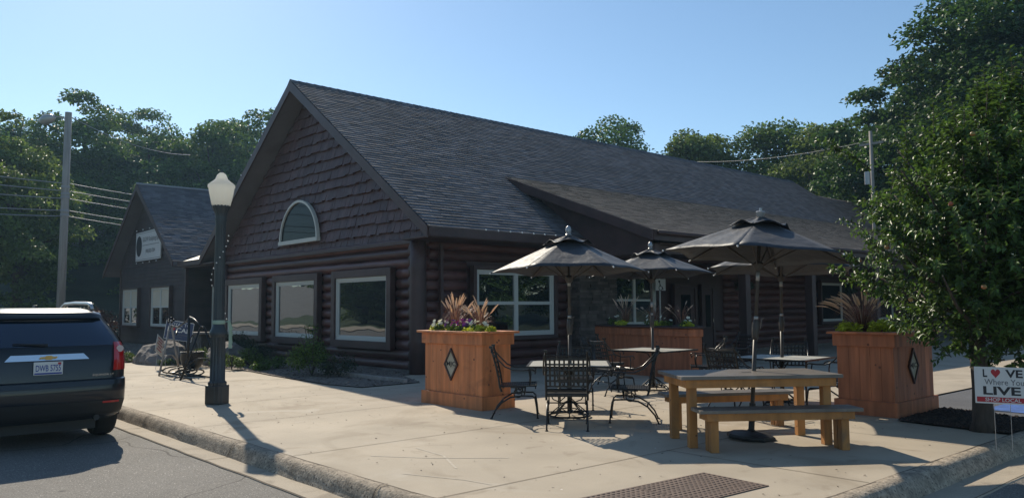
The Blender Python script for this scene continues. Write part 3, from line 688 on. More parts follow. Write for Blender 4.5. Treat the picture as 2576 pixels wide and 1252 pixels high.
for sgn in (-1, 1):
    e = (AXR + sgn * AHX, AE - (.15 if sgn < 0 else 0)); p = [(AXR, AR + .02), (e[0], e[1]), (e[0], e[1] - .22), (AXR, AR - .26)]
    if sgn < 0: p = p[::-1]
    mb.yprism(p[::-1], 10.42, 10.465)
mb.build('fascia', M['brown'], ann, off=OA)
for (xa, xb) in ((-39.55, -37.25), (-35.45, -33.1)): window(ann, xb - xa, 1.62, 2, 2, ((xa + xb) / 2, 10.97, .82), 0, M['glass'], .07, .06, blind=True, poff=OA)
# link between annex and main building: gutter, low metal roof, recessed wall with door
mb = MB(); mb.box(-31.5, -26.5, 10.62, 10.78, 3.18, 3.36); mb.build('link_gutter', M['brown'], ann, off=OA)
mb = MB(); mb.add([(-31.4, 10.75, 3.37), (-26.6, 10.75, 3.37), (-26.6, 14, 4.6), (-31.4, 14, 4.6)], [(0, 1, 2, 3)]); mb.build('link_roof', M['metal_roof'], ann, off=OA)
mb = MB(); mb.box(-31.5, -26.3, 12.0, 12.2, 0, 3.3); mb.box(-31.5, -26.4, 10.8, 12.0, 3.12, 3.17); mb.build('link_wall', M['brown'], ann, off=OA)
window(ann, 1.5, 2.35, 1, 3, (-32.2 + .1, 11.97, .05), 0, M['glass_dark'], .08, poff=OA) if False else None
window(ann, 1.15, 2.30, 1, 3, (-30.6, 11.95, .12), 0, M['glass_dark'], .07, poff=OA)
# shop sign on the gable
sg = thing('shop_sign', (-36.05, 10.95, 3.68), 'white shop sign with clipped corner and dark oval on annex gable', 'sign')
mb = MB(); mb.yprism([(-1.72, 0), (1.62, 0), (1.66, 1.02), (1.15, 1.30), (-1.72, 1.28)], -.04, 0); mb.build('panel', M['sign_white'], sg)
mb = MB(); mb.box(-1.66, 1.58, -.046, -.041, .05, .065); mb.box(-1.66, 1.12, -.046, -.041, 1.215, 1.23); mb.box(-.75, 1.45, -.046, -.041, .66, .68); mb.build('rule', M['ink_grey'], sg)
mb = MB(); mb.poly([(-1.25 + .40 * math.cos(a * .2618), -.045, .66 + .46 * math.sin(a * .2618)) for a in range(24)]); mb.build('emblem', M['ink'], sg)
text('lettering', 'GLOW Sculpting Spa', M['ink_grey'], .26, sg, (.36, -.046, .90), w=2.15); text('lettering', '(906)502-7204', M['ink_grey'], .22, sg, (.32, -.046, .38), w=1.25)
mb = MB()
for x in (-1.5, -.6, .3, 1.2): mb.ball((x, -.06, -.09), .03, 8); mb.ball((x - .1, -.06, 1.38), .03, 8)
mb.build('bulb', M['white_plastic'], sg)
# accessible sign on the porch wall
ps = thing('parking_sign', (-14.62, 19.05, 2.0), 'pair of small white accessible parking plates by the porch door', 'sign', rz=R(90))
mb = MB(); mb.box(-.24, .24, -.02, 0, .20 - .21, .36 - .02); mb.build('plate', M['sign_white'], ps, bevel=.01)
mb = MB(); mb.prism([(0, 0)] * 0 + [(-.24, -.02), (.24, -.02), (.24, 0), (-.24, 0)], .36, .60); mb.build('plate', M['sign_white'], ps, bevel=.01)
mb = MB(); mb.ball((-.08, -.024, .26), .035, 10); mb.tube([(-.06, -.024, .22), (-.02, -.024, .12), (.06, -.024, .10), (.10, -.024, .02)], .014, 6); mb.tube([(-.02 + .075 * math.cos(a * .5), -.024, .07 + .075 * math.sin(a * .5)) for a in range(3, 13)], .010, 6); mb.build('symbol', M['ink'], ps)
text('lettering', 'VAN', M['ink'], .075, ps, (0, -.023, .53)); text('lettering', 'ACCESSIBLE', M['ink'], .045, ps, (0, -.023, .43), w=.36)
mb = MB(); mb.tube([(0, .02, -2.0), (0, .02, .62)], .025, 8); mb.build('post', M['lum'], ps)
# ================================================================ STREET LAMP
t = thing('street_lamp', (-12.62, 4.93, 0), 'dark grey fluted street lamp with frosted acorn globe on the sidewalk', 'street lamp', rz=R(28))
mb = MB(); 
for (x, y) in ((-.07, -.07), (.07, -.07), (.07, .07), (-.07, .07)): mb.cbox((x, y, .15), (.122, .122, .30))
mb.lathe([(.15, 0), (.15, .28), (.14, .30)], 8, phase=R(22.5)); mb.build('base', M['lamp_green'], t, bevel=.01)
mb = MB(); fl = lambda j: 1.0 - (0.10 if j % 2 else 0)
mb.lathe([(.14, .28), (.145, .34), (.118, .37), (.112, .98), (.125, 1.02), (.125, 1.06)], 32, flute=fl)
mb.lathe([(.125, 1.06), (.14, 1.10), (.14, 1.14), (.11, 1.20), (.09, 1.26)], 24); mb.build('lower_shaft', M['lamp_green'], t, auto=40)
mb = MB(); mb.lathe([(.09, 1.24), (.088, 1.6), (.080, 2.9), (.092, 2.95), (.088, 3.0), (.095, 3.06), (.13, 3.13), (.145, 3.16), (.145, 3.19)], 32, flute=lambda j: 1 - (0.06 if j % 2 else 0)); mb.build('shaft', M['lamp_green'], t, auto=40)
mb = MB(); mb.lathe([(.135, 3.17), (.145, 3.19), (.16, 3.26), (.19, 3.40), (.20, 3.47), (.212, 3.49), (.212, 3.525), (.18, 3.555), (.14, 3.585), (.10, 3.62), (.085, 3.66), (.065, 3.70), (.035, 3.725), (.01, 3.735)], 32); mb.build('globe', M['globe'], t, smooth=True)
mb = MB(); mb.lathe([(.02, 3.73), (.022, 3.745), (.012, 3.755), (.004, 3.775)], 10); mb.build('finial', M['lamp_green'], t)
mb = MB(); mb.lathe([(.097, 1.27), (.101, 1.30), (.097, 1.33)], 20)
for k, (a, L_) in enumerate(((.35, .34), (.21, .42), (.5, .22))):
    x, y = .10 * math.cos(a), .10 * math.sin(a); pts = [(x, y, 1.30), (x + .03, y + .03, 1.32), (x + .05, y + .05, 1.18), (x + .045, y + .05, 1.30 - L_)]
    for p, q in zip(pts[:-1], pts[1:]): mb.quad(p, q, (q[0] + .045, q[1] + .035, q[2]), (p[0] + .03, p[1] + .02, p[2]))
mb.build('ribbon', M['ribbon'], t)
mb = MB()
for k in range(16): mb.ball((.125 * math.cos(.4 * k + 1), .125 * math.sin(.4 * k + 1), 1.35 + .09 * k), .012, 6)
mb.build('fairy_light', M['white_plastic'], t)

# ================================================================ CAR (rear view)
CX, CY = -10.75, 2.17
car = thing('parked_car', (CX, CY, -0.15), 'dark blue black sport utility vehicle parked at the kerb seen from behind', 'car')
# local frame: x forward = world -X ; build directly with x -> -X
LV = [(.30, .84, .16, 4.55), (.36, .885, .05, 4.66), (.52, .915, -.015, 4.74), (.70, .92, -.02, 4.72), (.79, .92, .0, 4.70), (.805, .92, .05, 4.69), (1.02, .925, .07, 4.55), (1.14, .92, .10, 4.2),
      (1.21, .905, .125, 3.55), (1.33, .86, .21, 3.15), (1.46, .79, .32, 2.9), (1.57, .725, .42, 2.65), (1.615, .69, .42, 2.5), (1.655, .63, .50, 2.3), (1.685, .50, .70, 2.1)]
def lerp_lv(z):
    if z <= LV[0][0]: return LV[0][1:]
    for a, b in zip(LV[:-1], LV[1:]):
        if a[0] <= z <= b[0]:
            k = (z - a[0]) / (b[0] - a[0]); return tuple(a[i] + (b[i] - a[i]) * k for i in (1, 2, 3))
    return LV[-1][1:]
def rear(y, z, off=0.0):
    w, xr, xf = lerp_lv(z); r = .20; a = abs(y); x = xr + .07 * (a / w) ** 2
    if a > w - r: x += r * (1 - math.sqrt(max(0, 1 - ((a - (w - r)) / r) ** 2)))
    return (-(x - off), y, z)
def ring(lv):
    z, w, xr, xf = lv; pts = []; n = 18
    ys = [w * math.sin(R(-90 + 180 * i / n)) for i in range(n + 1)]
    for y in ys: pts.append(rear(y, z))
    xm = 2.3; rf = .55
    for i in range(1, 6): pts.append((-(xr + .27 + (xf - rf - xr - .27) * i / 6), w, z))
    for i in range(0, 13):
        a = R(90 - 180 * i / 12); c = math.cos(a); s_ = math.sin(a)
        pts.append((-(xf - rf + rf * abs(c) ** .7), w * (1 if s_ > 0 else -1) * abs(s_) ** .6, z))
    for i in range(5, 0, -1): pts.append((-(xr + .27 + (xf - rf - xr - .27) * i / 6), -w, z))
    return pts
mb = MB(); rings = [ring(l) for l in LV]; n = len(rings[0]); vs = [p for r_ in rings for p in r_]
fs = []; ms = []
for i in range(len(rings) - 1):
    for j in range(n): fs.append((i * n + j, (i + 1) * n + j, (i + 1) * n + (j + 1) % n, i * n + (j + 1) % n))
fs.append(tuple(range(n))); fs.append(tuple((len(rings) - 1) * n + j for j in range(n - 1, -1, -1)))
mb.add(vs, fs)
body = mb.build('body', M['paint'], car, auto=28)
def patch(name, m, parent, y0, y1, z0, z1, off=.006, ny=14, nz=5, shape=None, thick=True, smooth=True):
    mb = MB(); vs = []
    for j in range(nz + 1):
        z = z0 + (z1 - z0) * j / nz
        a, b = (y0, y1) if shape is None else shape(z)
        for i in range(ny + 1): y = a + (b - a) * i / ny; vs.append(rear(y, z, off))
    k = len(vs); vs += [(p[0] - .03, p[1], p[2]) for p in vs]
    f = [(j * (ny + 1) + i, (j + 1) * (ny + 1) + i, (j + 1) * (ny + 1) + i + 1, j * (ny + 1) + i + 1)[::-1] for j in range(nz) for i in range(ny)]
    per = [i for i in range(ny + 1)] + [j * (ny + 1) + ny for j in range(1, nz + 1)] + [nz * (ny + 1) + i for i in range(ny - 1, -1, -1)] + [j * (ny + 1) for j in range(nz - 1, 0, -1)]
    f += [(per[i], per[(i + 1) % len(per)], per[(i + 1) % len(per)] + k, per[i] + k) for i in range(len(per))]
    mb.add(vs, f); return mb.build(name, m, parent, auto=35)
lg = lambda z: (-.80 + .42 * (z - 1.2), .80 - .42 * (z - 1.2))
patch('rear_window', M['auto_glass'], car, 0, 0, 1.215, 1.55, .008, shape=lg, nz=10)
patch('spoiler', M['paint'], car, -.68, .68, 1.555, 1.625, .07, nz=3)
patch('bumper', M['plastic'], car, -.88, .88, .34, .54, .012, ny=28, nz=5)
patch('bumper_lip', M['paint'], car, -.86, .86, .73, .785, .035, ny=28, nz=3)
patch('chrome_bar', M['chrome'], car, 0, 0, 1.055, 1.125, .03, shape=lambda z: (-.45 + (z - 1.055) * .9, .45 - (z - 1.055) * .9), nz=3)
for sgn in (-1, 1):
    tl = patch('tail_light', M['red_lens'], car, 0, 0, .90, 1.25, .02, ny=8, nz=10, shape=lambda z, s=sgn: tuple(sorted((s * (.735 + .06 * (z - .9)), s * (.918 if z < 1.15 else .905 - (z - 1.15) * .35)))))
    c = rear(sgn * .825, 1.165, .035); mb = MB(); mb.tube([c, (c[0] + .012, c[1], c[2])], .042, 16); mb.build('lens', M['clear_lens'], tl)
    patch('reflector', M['red_lens'], car, sgn * .80 - .09, sgn * .80 + .09, .395, .425, .022, nz=1) if False else patch('reflector', M['red_lens'], car, min(sgn * .60, sgn * .80), max(sgn * .60, sgn * .80), .505, .53, .02, nz=1)
    mb = MB(); c = (-.40, sgn * .80, .34)
    for q in (-.40, -3.35):
        pass
pl8 = MB(); px = rear(0, .97, .02)[0]
pl8.box(px, px + .012, -.155, .155, .885, 1.04); plate = pl8.build('number_plate', M['sign_white'], car, bevel=.004)
PR = (math.pi / 2, 0, math.pi / 2)
text('lettering', 'DWB 5755', M['ink_blue'], .075, plate, (px + .0145, 0, .965), PR, w=.265, bold=.012)
mb = MB(); mb.box(px + .013, px + .0145, -.145, .145, .893, .912); mb.build('band', M['ink_blue'], plate)
mb = MB(); mb.box(px + .013, px + .0145, .10, .135, 1.005, 1.03); mb.build('sticker', M['sign_red'], plate)
xb = rear(.55, .775, .006)[0]
text('badge', 'EQUINOX LT', M['chrome'], .028, car, (xb + .012, .60, .855), (math.pi / 2, 0, math.pi / 2), w=.24)
text('badge', 'ECOTEC', M['chrome'], .022, car, (rear(-.62, .83, .015)[0], -.62, .845), PR, w=.09); text('badge', 'DIRECT', M['chrome'], .022, car, (rear(-.62, .88, .015)[0], -.62, .885), PR, w=.09)
mb = MB(); xe = rear(0, 1.085, .045)[0]
mb.add([(xe, -.10, 1.078), (xe, -.03, 1.078), (xe, -.03, 1.065), (xe, .04, 1.065), (xe, .04, 1.078), (xe, .085, 1.078), (xe, .10, 1.10), (xe, .04, 1.10), (xe, .04, 1.113), (xe, -.03, 1.113), (xe, -.03, 1.10), (xe, -.085, 1.10)], [tuple(range(12))]); mb.build('emblem', M['gold'], car)
mb = MB(); c = rear(-.05, 1.13, .03); mb.tube([rear(0, 1.235, .03), rear(-.15, 1.245, .03), rear(-.36, 1.26, .03)], [.02, .011, .008], 6); mb.build('wiper', M['plastic'], car)
for sgn in (-1, 1):
    mb = MB(); pts = [(-.62, sgn * .60, 1.665), (-.70, sgn * .60, 1.73), (-.9, sgn * .605, 1.745), (-1.6, sgn * .61, 1.755), (-2.1, sgn * .60, 1.745), (-2.3, sgn * .59, 1.68)]
    mb.tube(pts, .022, 8); mb.build('roof_rail', M['alloy'], car, smooth=True)
mb = MB(); mb.cbox((-.92, 0, 1.70), (.16, .03, .045)); mb.build('antenna', M['plastic'], car, bevel=.01)
def wheel(x, sgn):
    w = MB(); prof = [(.24, -.11), (.33, -.125), (.355, -.10), (.365, -.04), (.365, .04), (.355, .10), (.33, .125), (.24, .11)]
    n_ = 32; vs = []
    for (r, a) in prof:
        for j in range(n_): an = 2 * math.pi * j / n_; vs.append((x + r * math.cos(an), sgn * .805 + a, .365 + r * math.sin(an)))
    k = len(prof); fs = [(i * n_ + j, i * n_ + (j + 1) % n_, (i + 1) * n_ + (j + 1) % n_, (i + 1) * n_ + j) for i in range(k - 1) for j in range(n_)]
    w.add(vs, fs); wh = w.build('wheel', M['rubber'], car, auto=35)
    r_ = MB(); r_.tube([(x, sgn * .79, .365), (x, sgn * .90, .365)], .07, 12)
    for q in range(5):
        a = q * 1.2566; r_.tube([(x, sgn * .90, .365), (x + .25 * math.cos(a), sgn * .885, .365 + .25 * math.sin(a))], .028, 6)
    r_.tube([(x + .24 * math.cos(a * .2618), sgn * .88, .365 + .24 * math.sin(a * .2618)) for a in range(24)], .018, 6, closed=True); r_.build('rim', M['alloy'], wh, smooth=True)
    am = MB(); vs = [(x + q * math.cos(R(a)), sgn * yy, .365 + q * math.sin(R(a))) for yy in (.90, .927) for q in (.0, .41) for a in range(-10, 191, 10)]
    m_ = 21; fs = []
    for i in range(m_ - 1): fs += [(2 * m_ + i, 2 * m_ + i + 1, 3 * m_ + i + 1, 3 * m_ + i), (m_ + i, m_ + i + 1, 3 * m_ + i + 1, 3 * m_ + i)]
    am.add(vs, fs); am.build('wheel_arch', M['plastic'], car)
for x in (-.88, -3.76):
    for sgn in (-1, 1): wheel(x, sgn)
for sgn in (-1, 1):
    mb = MB()   # side glass
    zs = [1.22, 1.33, 1.44, 1.56]
    for (fa, fb) in ((.30, 1.0), (1.06, 1.9), (1.96, 2.75)):
        vs = []
        for z in zs:
            w, xr, xf = lerp_lv(z); k = (z - 1.22) * .95
            for q in (fa, fb): vs.append((-(max(q, .34 + k) if q == fa else min(q, 3.05 - k * .9)), sgn * (w + .006), z))
        mb.add(vs, [(2 * i, 2 * i + 1, 2 * i + 3, 2 * i + 2) for i in range(3)])
    mb.build('side_window', M['auto_glass'], car)
    mb = MB(); mb.cbox((-3.0, sgn * 1.0, 1.12), (.10, .18, .14)); mb.tube([(-3.0, sgn * .88, 1.08), (-3.0, sgn * .95, 1.1)], .02, 6); mb.build('mirror', M['paint'], car, bevel=.03)
mb = MB(); mb.tube([(-.05, .55, .33), (-.35, .55, .33)], .035, 10); mb.box(-3.9, -.3, -.6, .6, .17, .30); mb.build('underbody', M['plastic'], car)

# ================================================================ UTILITY POLES AND LINES
t = thing('utility_pole', (-43.05, 9.11, 0), 'weathered grey wooden utility pole with a cobra lamp head beyond the parked car', 'utility pole')
mb = MB(); mb.tube([(-.15, 0, 0), (-.05, 0, 5), (.06, 0, 11.25)], [.205, .185, .155], 12); mb.build('pole', M['pole_wood'], t, smooth=True)
mb = MB(); mb.tube([(.0, -.1, 10.95), (-.3, -.45, 11.05), (-.5, -.6, 11.0)], .035, 6); mb.build('arm', M['lum'], t)
mb = MB(); mb.tube([(-.35, -.50, 11.02), (-.5, -.62, 10.98), (-.75, -.85, 10.88), (-.95, -1.03, 10.85)], [.08, .20, .27, .12], 12); mb.build('lamp_head', M['lum'], t, smooth=True)
mb = MB()
for z in (7.55, 7.22, 7.06, 6.38, 6.18): mb.tube([(0, 0, z - .06), (0, 0, z + .06)], .20, 10)
mb.build('bracket', M['wire'], t)
def sag(a, b, s, n=14):
    a, b = Vector(a), Vector(b); return [a.lerp(b, i / n) - Vector((0, 0, s * 4 * (i / n) * (1 - i / n))) for i in range(n + 1)]
wl = ['topmost', 'second highest', 'middle', 'second lowest', 'lowest']
for i, (z, zr, zl_) in enumerate(((7.72, 8.5, 7.3), (7.35, 8.0, 6.9), (6.97, 7.5, 6.4), (6.38, 6.75, 5.75), (6.1, 6.35, 5.45))):
    mb = MB(); mb.tube(sag((-43.0, 9.3, z), (-52, 25.0, zr), .25), .022, 5); mb.tube(sag((-43.0, 9.0, z), (-36, -1, zl_), .15), .022, 5)
    tag(mb.build('utility_line', M['wire']), wl[i] + ' of the five parallel grey lines crossing the wooden pole', 'cable', 'lines on the wooden pole')
mb = MB(); mb.tube(sag((-43.0, 9.1, 11.1), (-60, 21, 13.2), .5), .02, 5); tag(mb.build('utility_line', M['wire']), 'thin line running from the top of the wooden pole into the trees', 'cable')
t = thing('utility_pole', (-15.8, 36.75, -.55), 'pale utility pole with transformer half hidden behind the apple tree', 'utility pole')
mb = MB(); mb.tube([(0, 0, 0), (0, 0, 10.2)], [.10, .08], 10); mb.build('pole', M['pole_wood'], t, smooth=True)
mb = MB(); mb.tube([(-.22, 0, 7.7), (-.22, 0, 8.3)], .14, 12); mb.build('transformer', M['lum'], t)
mb = MB(); mb.cbox((0, 0, 9.6), (1.1, .1, .1)); mb.build('crossarm', M['pole_wood'], t)
mb = MB(); mb.tube(sag((-15.8, 36.75, 9.2), (-34.5, 43.5, 12.0), .6), .009, 5); tag(mb.build('utility_line', M['wire']), 'thin line above the long roof ridge on the right', 'cable')

# ================================================================ PLANTERS
def planter(name, loc, sx, sy, h, label, diamonds, rz=0, wood='cedar'):
    t = thing(name, loc, label, 'planter', 'cedar planters on the patio', rz=rz); hx, hy = sx / 2, sy / 2
    mb = MB()
    def boards(a0, a1, fixed, axis, sgn):
        n_ = max(2, round((a1 - a0) / .14)); w = (a1 - a0) / n_
        for i in range(n_):
            p, q = a0 + w * i + .0015, a0 + w * (i + 1) - .0015
            if axis == 'x': mb.box(p, q, min(fixed, fixed + sgn * .02), max(fixed, fixed + sgn * .02), .02, h - .02)
            else: mb.box(min(fixed, fixed + sgn * .02), max(fixed, fixed + sgn * .02), p, q, .02, h - .02)
    boards(-hx + .02, hx - .02, -hy, 'x', 1); boards(-hx + .02, hx - .02, hy, 'x', -1); boards(-hy, hy, -hx, 'y', 1); boards(-hy, hy, hx, 'y', -1)
    mb.build('body', M[wood], t, bevel=.002)
    for nm, z0, z1, e in (('base_board', 0, .20, .045), ('trim_board', h - .20, h - .035, .04)):
        mb = MB(); mb.box(-hx - e, hx + e, -hy - e, -hy - .002, z0, z1); mb.box(-hx - e, hx + e, hy + .002, hy + e, z0, z1); mb.box(-hx - e, -hx - .002, -hy - .001, hy + .001, z0, z1 - .002); mb.box(hx + .002, hx + e, -hy - .001, hy + .001, z0, z1 - .002); mb.build(nm, M[wood], t, bevel=.003)
    mb = MB(); e = .10; i_ = .06; mb.box(-hx - e, hx + e, -hy - e, -hy + i_, h - .033, h); mb.box(-hx - e, hx + e, hy - i_, hy + e, h - .033, h); mb.box(-hx - e, -hx + i_, -hy + i_ + .001, hy - i_ - .001, h - .033, h); mb.box(hx - i_, hx + e, -hy + i_ + .001, hy - i_ - .001, h - .033, h); mb.build('rim', M[wood], t, bevel=.004)
    mb = MB(); mb.box(-hx + .03, hx - .03, -hy + .03, hy - .03, h - .10, h - .05); mb.build('soil', M['soil'], t)
    for (axis, cx_, cz_, W_, H_) in diamonds:
        mb = MB(); P = [(0, -H_), (W_, 0), (0, H_), (-W_, 0)]; I = [(0, -H_ + .04), (W_ - .028, 0), (0, H_ - .04), (-W_ + .028, 0)]
        def put(u, d, v): return (cx_ + u, -hy - d, cz_ + v) if axis == 'x' else (hx + d, cx_ + u, cz_ + v)
        vs = [put(u, .028, v) for u, v in P] + [put(u, .028, v) for u, v in I] + [put(u, 0, v) for u, v in P] + [put(u, .008, v) for u, v in I]; fs = []
        for k in range(4): l = (k + 1) % 4; fs += [(k, l, 4 + l, 4 + k), (8 + k, 8 + l, l, k), (4 + k, 4 + l, 12 + l, 12 + k)]
        mb.add(vs, fs); fr = mb.build('emblem_frame', M['brown'], t)
        mb = MB(); mb.add([put(u, .010, v) for u, v in I], [(0, 1, 2, 3)]); mb.build('emblem_plate', M['plaque'], fr)
        if axis == 'x': text('lettering', 'MJC', M['ink'], .09, fr, (cx_, -hy - .013, cz_), (math.pi / 2, 0, 0), w=.23, bold=.02)
        else: text('lettering', 'MJC', M['ink'], .09, fr, (hx + .013, cx_, cz_), (math.pi / 2, 0, math.pi / 2), w=.23, bold=.02)
    return t
planter('wooden_planter', (-9.70, 7.71, 0), 1.44, .56, 1.15, 'tall cedar planter with MJC diamond and purple flowers beside the near patio table', [('x', -.02, .64, .17, .25)])
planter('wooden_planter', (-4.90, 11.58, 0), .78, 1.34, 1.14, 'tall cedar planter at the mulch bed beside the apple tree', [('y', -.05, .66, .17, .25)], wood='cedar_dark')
# bay shaped planter near the porch door
t = thing('bay_planter', (-10.9, 13.9, 0), 'wide angular cedar planter in the shade in front of the porch door', 'planter', 'cedar planters on the patio')
def baypoly(e): return [(-1.9 - e, .25), (-.85 - e * .6, -.05 - e), (1.15 + e * .3, -.26 - e), (1.32 + e, -.06), (.40 + e, .95), (-1.9 - e, .95)]
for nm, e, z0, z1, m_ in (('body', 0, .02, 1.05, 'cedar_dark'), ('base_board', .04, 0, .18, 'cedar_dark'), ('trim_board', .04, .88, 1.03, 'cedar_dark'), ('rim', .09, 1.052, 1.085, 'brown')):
    mb = MB(); mb.prism([(x, y) for x, y in baypoly(e)], z0, z1); mb.build(nm, M[m_], t, bevel=.004)
mb = MB(); mb.prism(baypoly(-.08), 1.06, 1.092); mb.build('soil', M['soil'], t)

# ================================================================ IRON CHAIRS
def circ(c, r, ax='x', n=16): return [(c[0], c[1] + r * math.cos(2 * math.pi * i / n), c[2] + r * math.sin(2 * math.pi * i / n)) for i in range(n)]
def make_chair():
    t = thing('iron_chair', (0, 0, 0), 'x', 'chair', 'wrought iron patio chairs')
    mb = MB()   # seat: framed panel of flat weave
    mb.tube([(-.25, -.24, .43), (.25, -.24, .43), (.27, .25, .44), (-.27, .25, .44)], .012, 6, closed=True)
    for i in range(17): x = -.24 + .03 * i; mb.box(x - .010, x + .010, -.24, .25, .432, .436)
    for i in range(16): y = -.225 + .031 * i; mb.box(-.25, .25, y - .010, y + .010, .4365, .4405)
    mb.box(-.26, .26, .235, .25, .40, .43); mb.box(-.25, .25, -.25, -.235, .40, .43); mb.build('seat', M['iron'], t)
    mb = MB()   # backrest
    def bk(z): return -.245 - .11 * ((z - .43) / .5) ** 1.3
    for sx in (-1, 1):
        mb.tube([(sx * .255, -.22, .36)] + [(sx * .255, bk(z), z) for z in (.43, .55, .68, .8, .90, .955)], .015, 7); mb.cbox((sx * .255, bk(.965), .965), (.042, .05, .03))
    for i in range(8):
        x = -.205 + .0586 * i; pts = [(x, bk(z) - .02 * (1 - (x / .25) ** 2), z) for z in (.53, .62, .71, .80, .87)]
        for p, q in zip(pts[:-1], pts[1:]): mb.add([(p[0] - .0115, p[1], p[2]), (p[0] + .0115, p[1], p[2]), (q[0] + .0115, q[1], q[2]), (q[0] - .0115, q[1], q[2])], [(0, 1, 2, 3)]); 
    for z in (.53, .598, .666, .734, .802, .87):
        for i in range(8):
            x0 = -.25 + .0625 * i; x1 = x0 + .0625; f = lambda x: bk(z) - .02 * (1 - (x / .25) ** 2) - .003
            mb.add([(x0, f(x0), z - .0115), (x1, f(x1), z - .0115), (x1, f(x1), z + .0115), (x0, f(x0), z + .0115)], [(0, 1, 2, 3)])
    for z, b in ((.925, .035), (.905, .03)): mb.tube([(x, bk(z) - b * (1 - (x / .25) ** 2), z - .012 * (1 - (x / .25) ** 2)) for x in (-.25, -.15, -.05, .05, .15, .25)], .008, 6)
    mb.build('backrest', M['iron'], t)
    for sx in (-1, 1):
        mb = MB(); x = sx * .275
        mb.tube([(sx * .255, bk(.93), .945), (x, -.36, .90), (x + sx * .01, -.27, .80), (x + sx * .015, -.17, .70), (x + sx * .015, -.06, .655), (x + sx * .01, .08, .65), (x + sx * .01, .2, .66), (x, .245, .63), (x, .235, .60)], .010, 7)
        mb.tube([(x, .15, .655), (x, .17, .55), (sx * .262, .16, .44)], .010, 6); mb.build('arm', M['iron_edge'], t, smooth=True)
        mb = MB(); x = sx * .25
        mb.tube([(x, .27, 0), (x, .255, .15), (x, .235, .27), (x, .20, .30), (x, .06, .305), (x, -.10, .285), (x, -.22, .215), (x, -.31, .11), (x, -.36, 0)], .0115, 7)
        mb.lathe([(.02, 0), (.018, .012)], 8, (x, .27, 0)); mb.lathe([(.02, 0), (.018, .012)], 8, (x, -.36, 0)); mb.build('leg_frame', M['iron'], t, smooth=True)
        mb = MB(); mb.tube(circ((x - sx * .02, -.0, .335), .055), .008, 6, closed=True); mb.tube(circ((x - sx * .02, .02, .385), .04), .008, 6, closed=True); mb.tube([(x, -.10, .42), (x, .10, .42)], .012, 6); mb.build('spring', M['iron_edge'], t, smooth=True)
    for y_, z_ in ((.235, .27), (-.22, .215)): mb = MB(); mb.tube([(-.25, y_, z_), (.25, y_, z_)], .009, 6); mb.build('crossbar', M['iron'], t, smooth=True)
    for sx in (-1, 1): mb = MB(); mb.tube([(sx * .22, .10, .41), (sx * .18, .09, .33), (sx * .10, .085, .30), (sx * .03, .09, .36), (sx * .01, .10, .42)], .008, 6); mb.build('scroll', M['iron'], t, smooth=True)
    return t
def face(dx, dy): return math.atan2(dy, dx) - math.pi / 2
T1 = (-7.62, 7.86); T2 = (-8.98, 11.45); T3 = (-6.20, 11.0)
chairs = [((-7.02, 7.20), face(-.69, .724), 'iron chair with its woven back to the viewer in front of the near square table'),
          ((-8.18, 7.42), face(.70, .72), 'iron chair facing right between the tall MJC planter and the near table'),
          ((-6.80, 8.18), face(-.78, -.62), 'iron chair at the right side of the near table facing left'),
          ((-8.22, 8.62), face(.68, -.74), 'iron chair on the far side of the near table facing the viewer'),
          ((-9.10, 10.50), face(.25, .97), 'iron chair at the near left edge of the shaded middle table'),
          ((-10.05, 11.35), face(.99, .1), 'iron chair between the stone pillar and the middle table'),
          ((-8.25, 12.0), face(-.8, -.6), 'iron chair at the right side of the middle table by the wide planter'),
          ((-6.22, 9.80), face(.10, .99), 'iron chair behind the picnic table with its curved top rail catching light'),
          ((-6.55, 11.85), face(.45, -.9), 'iron chair beyond the far square table facing the picnic table'),
          ((-5.55, 11.25), face(-.97, .0), 'iron chair between the far table and the right cedar planter'),
          ((-9.0, 14.1), face(-.3, -.95), 'tilted dark iron chair alone in the shade in front of the log wall')]
c0 = make_chair()
for i, (p, rz, lb) in enumerate(chairs):
    if i == 0: c0.location = (*p, .0015); c0.rotation_euler = (0, 0, rz); c0['label'] = lb
    else: dup(c0, (*p, .0015), rz, lb)

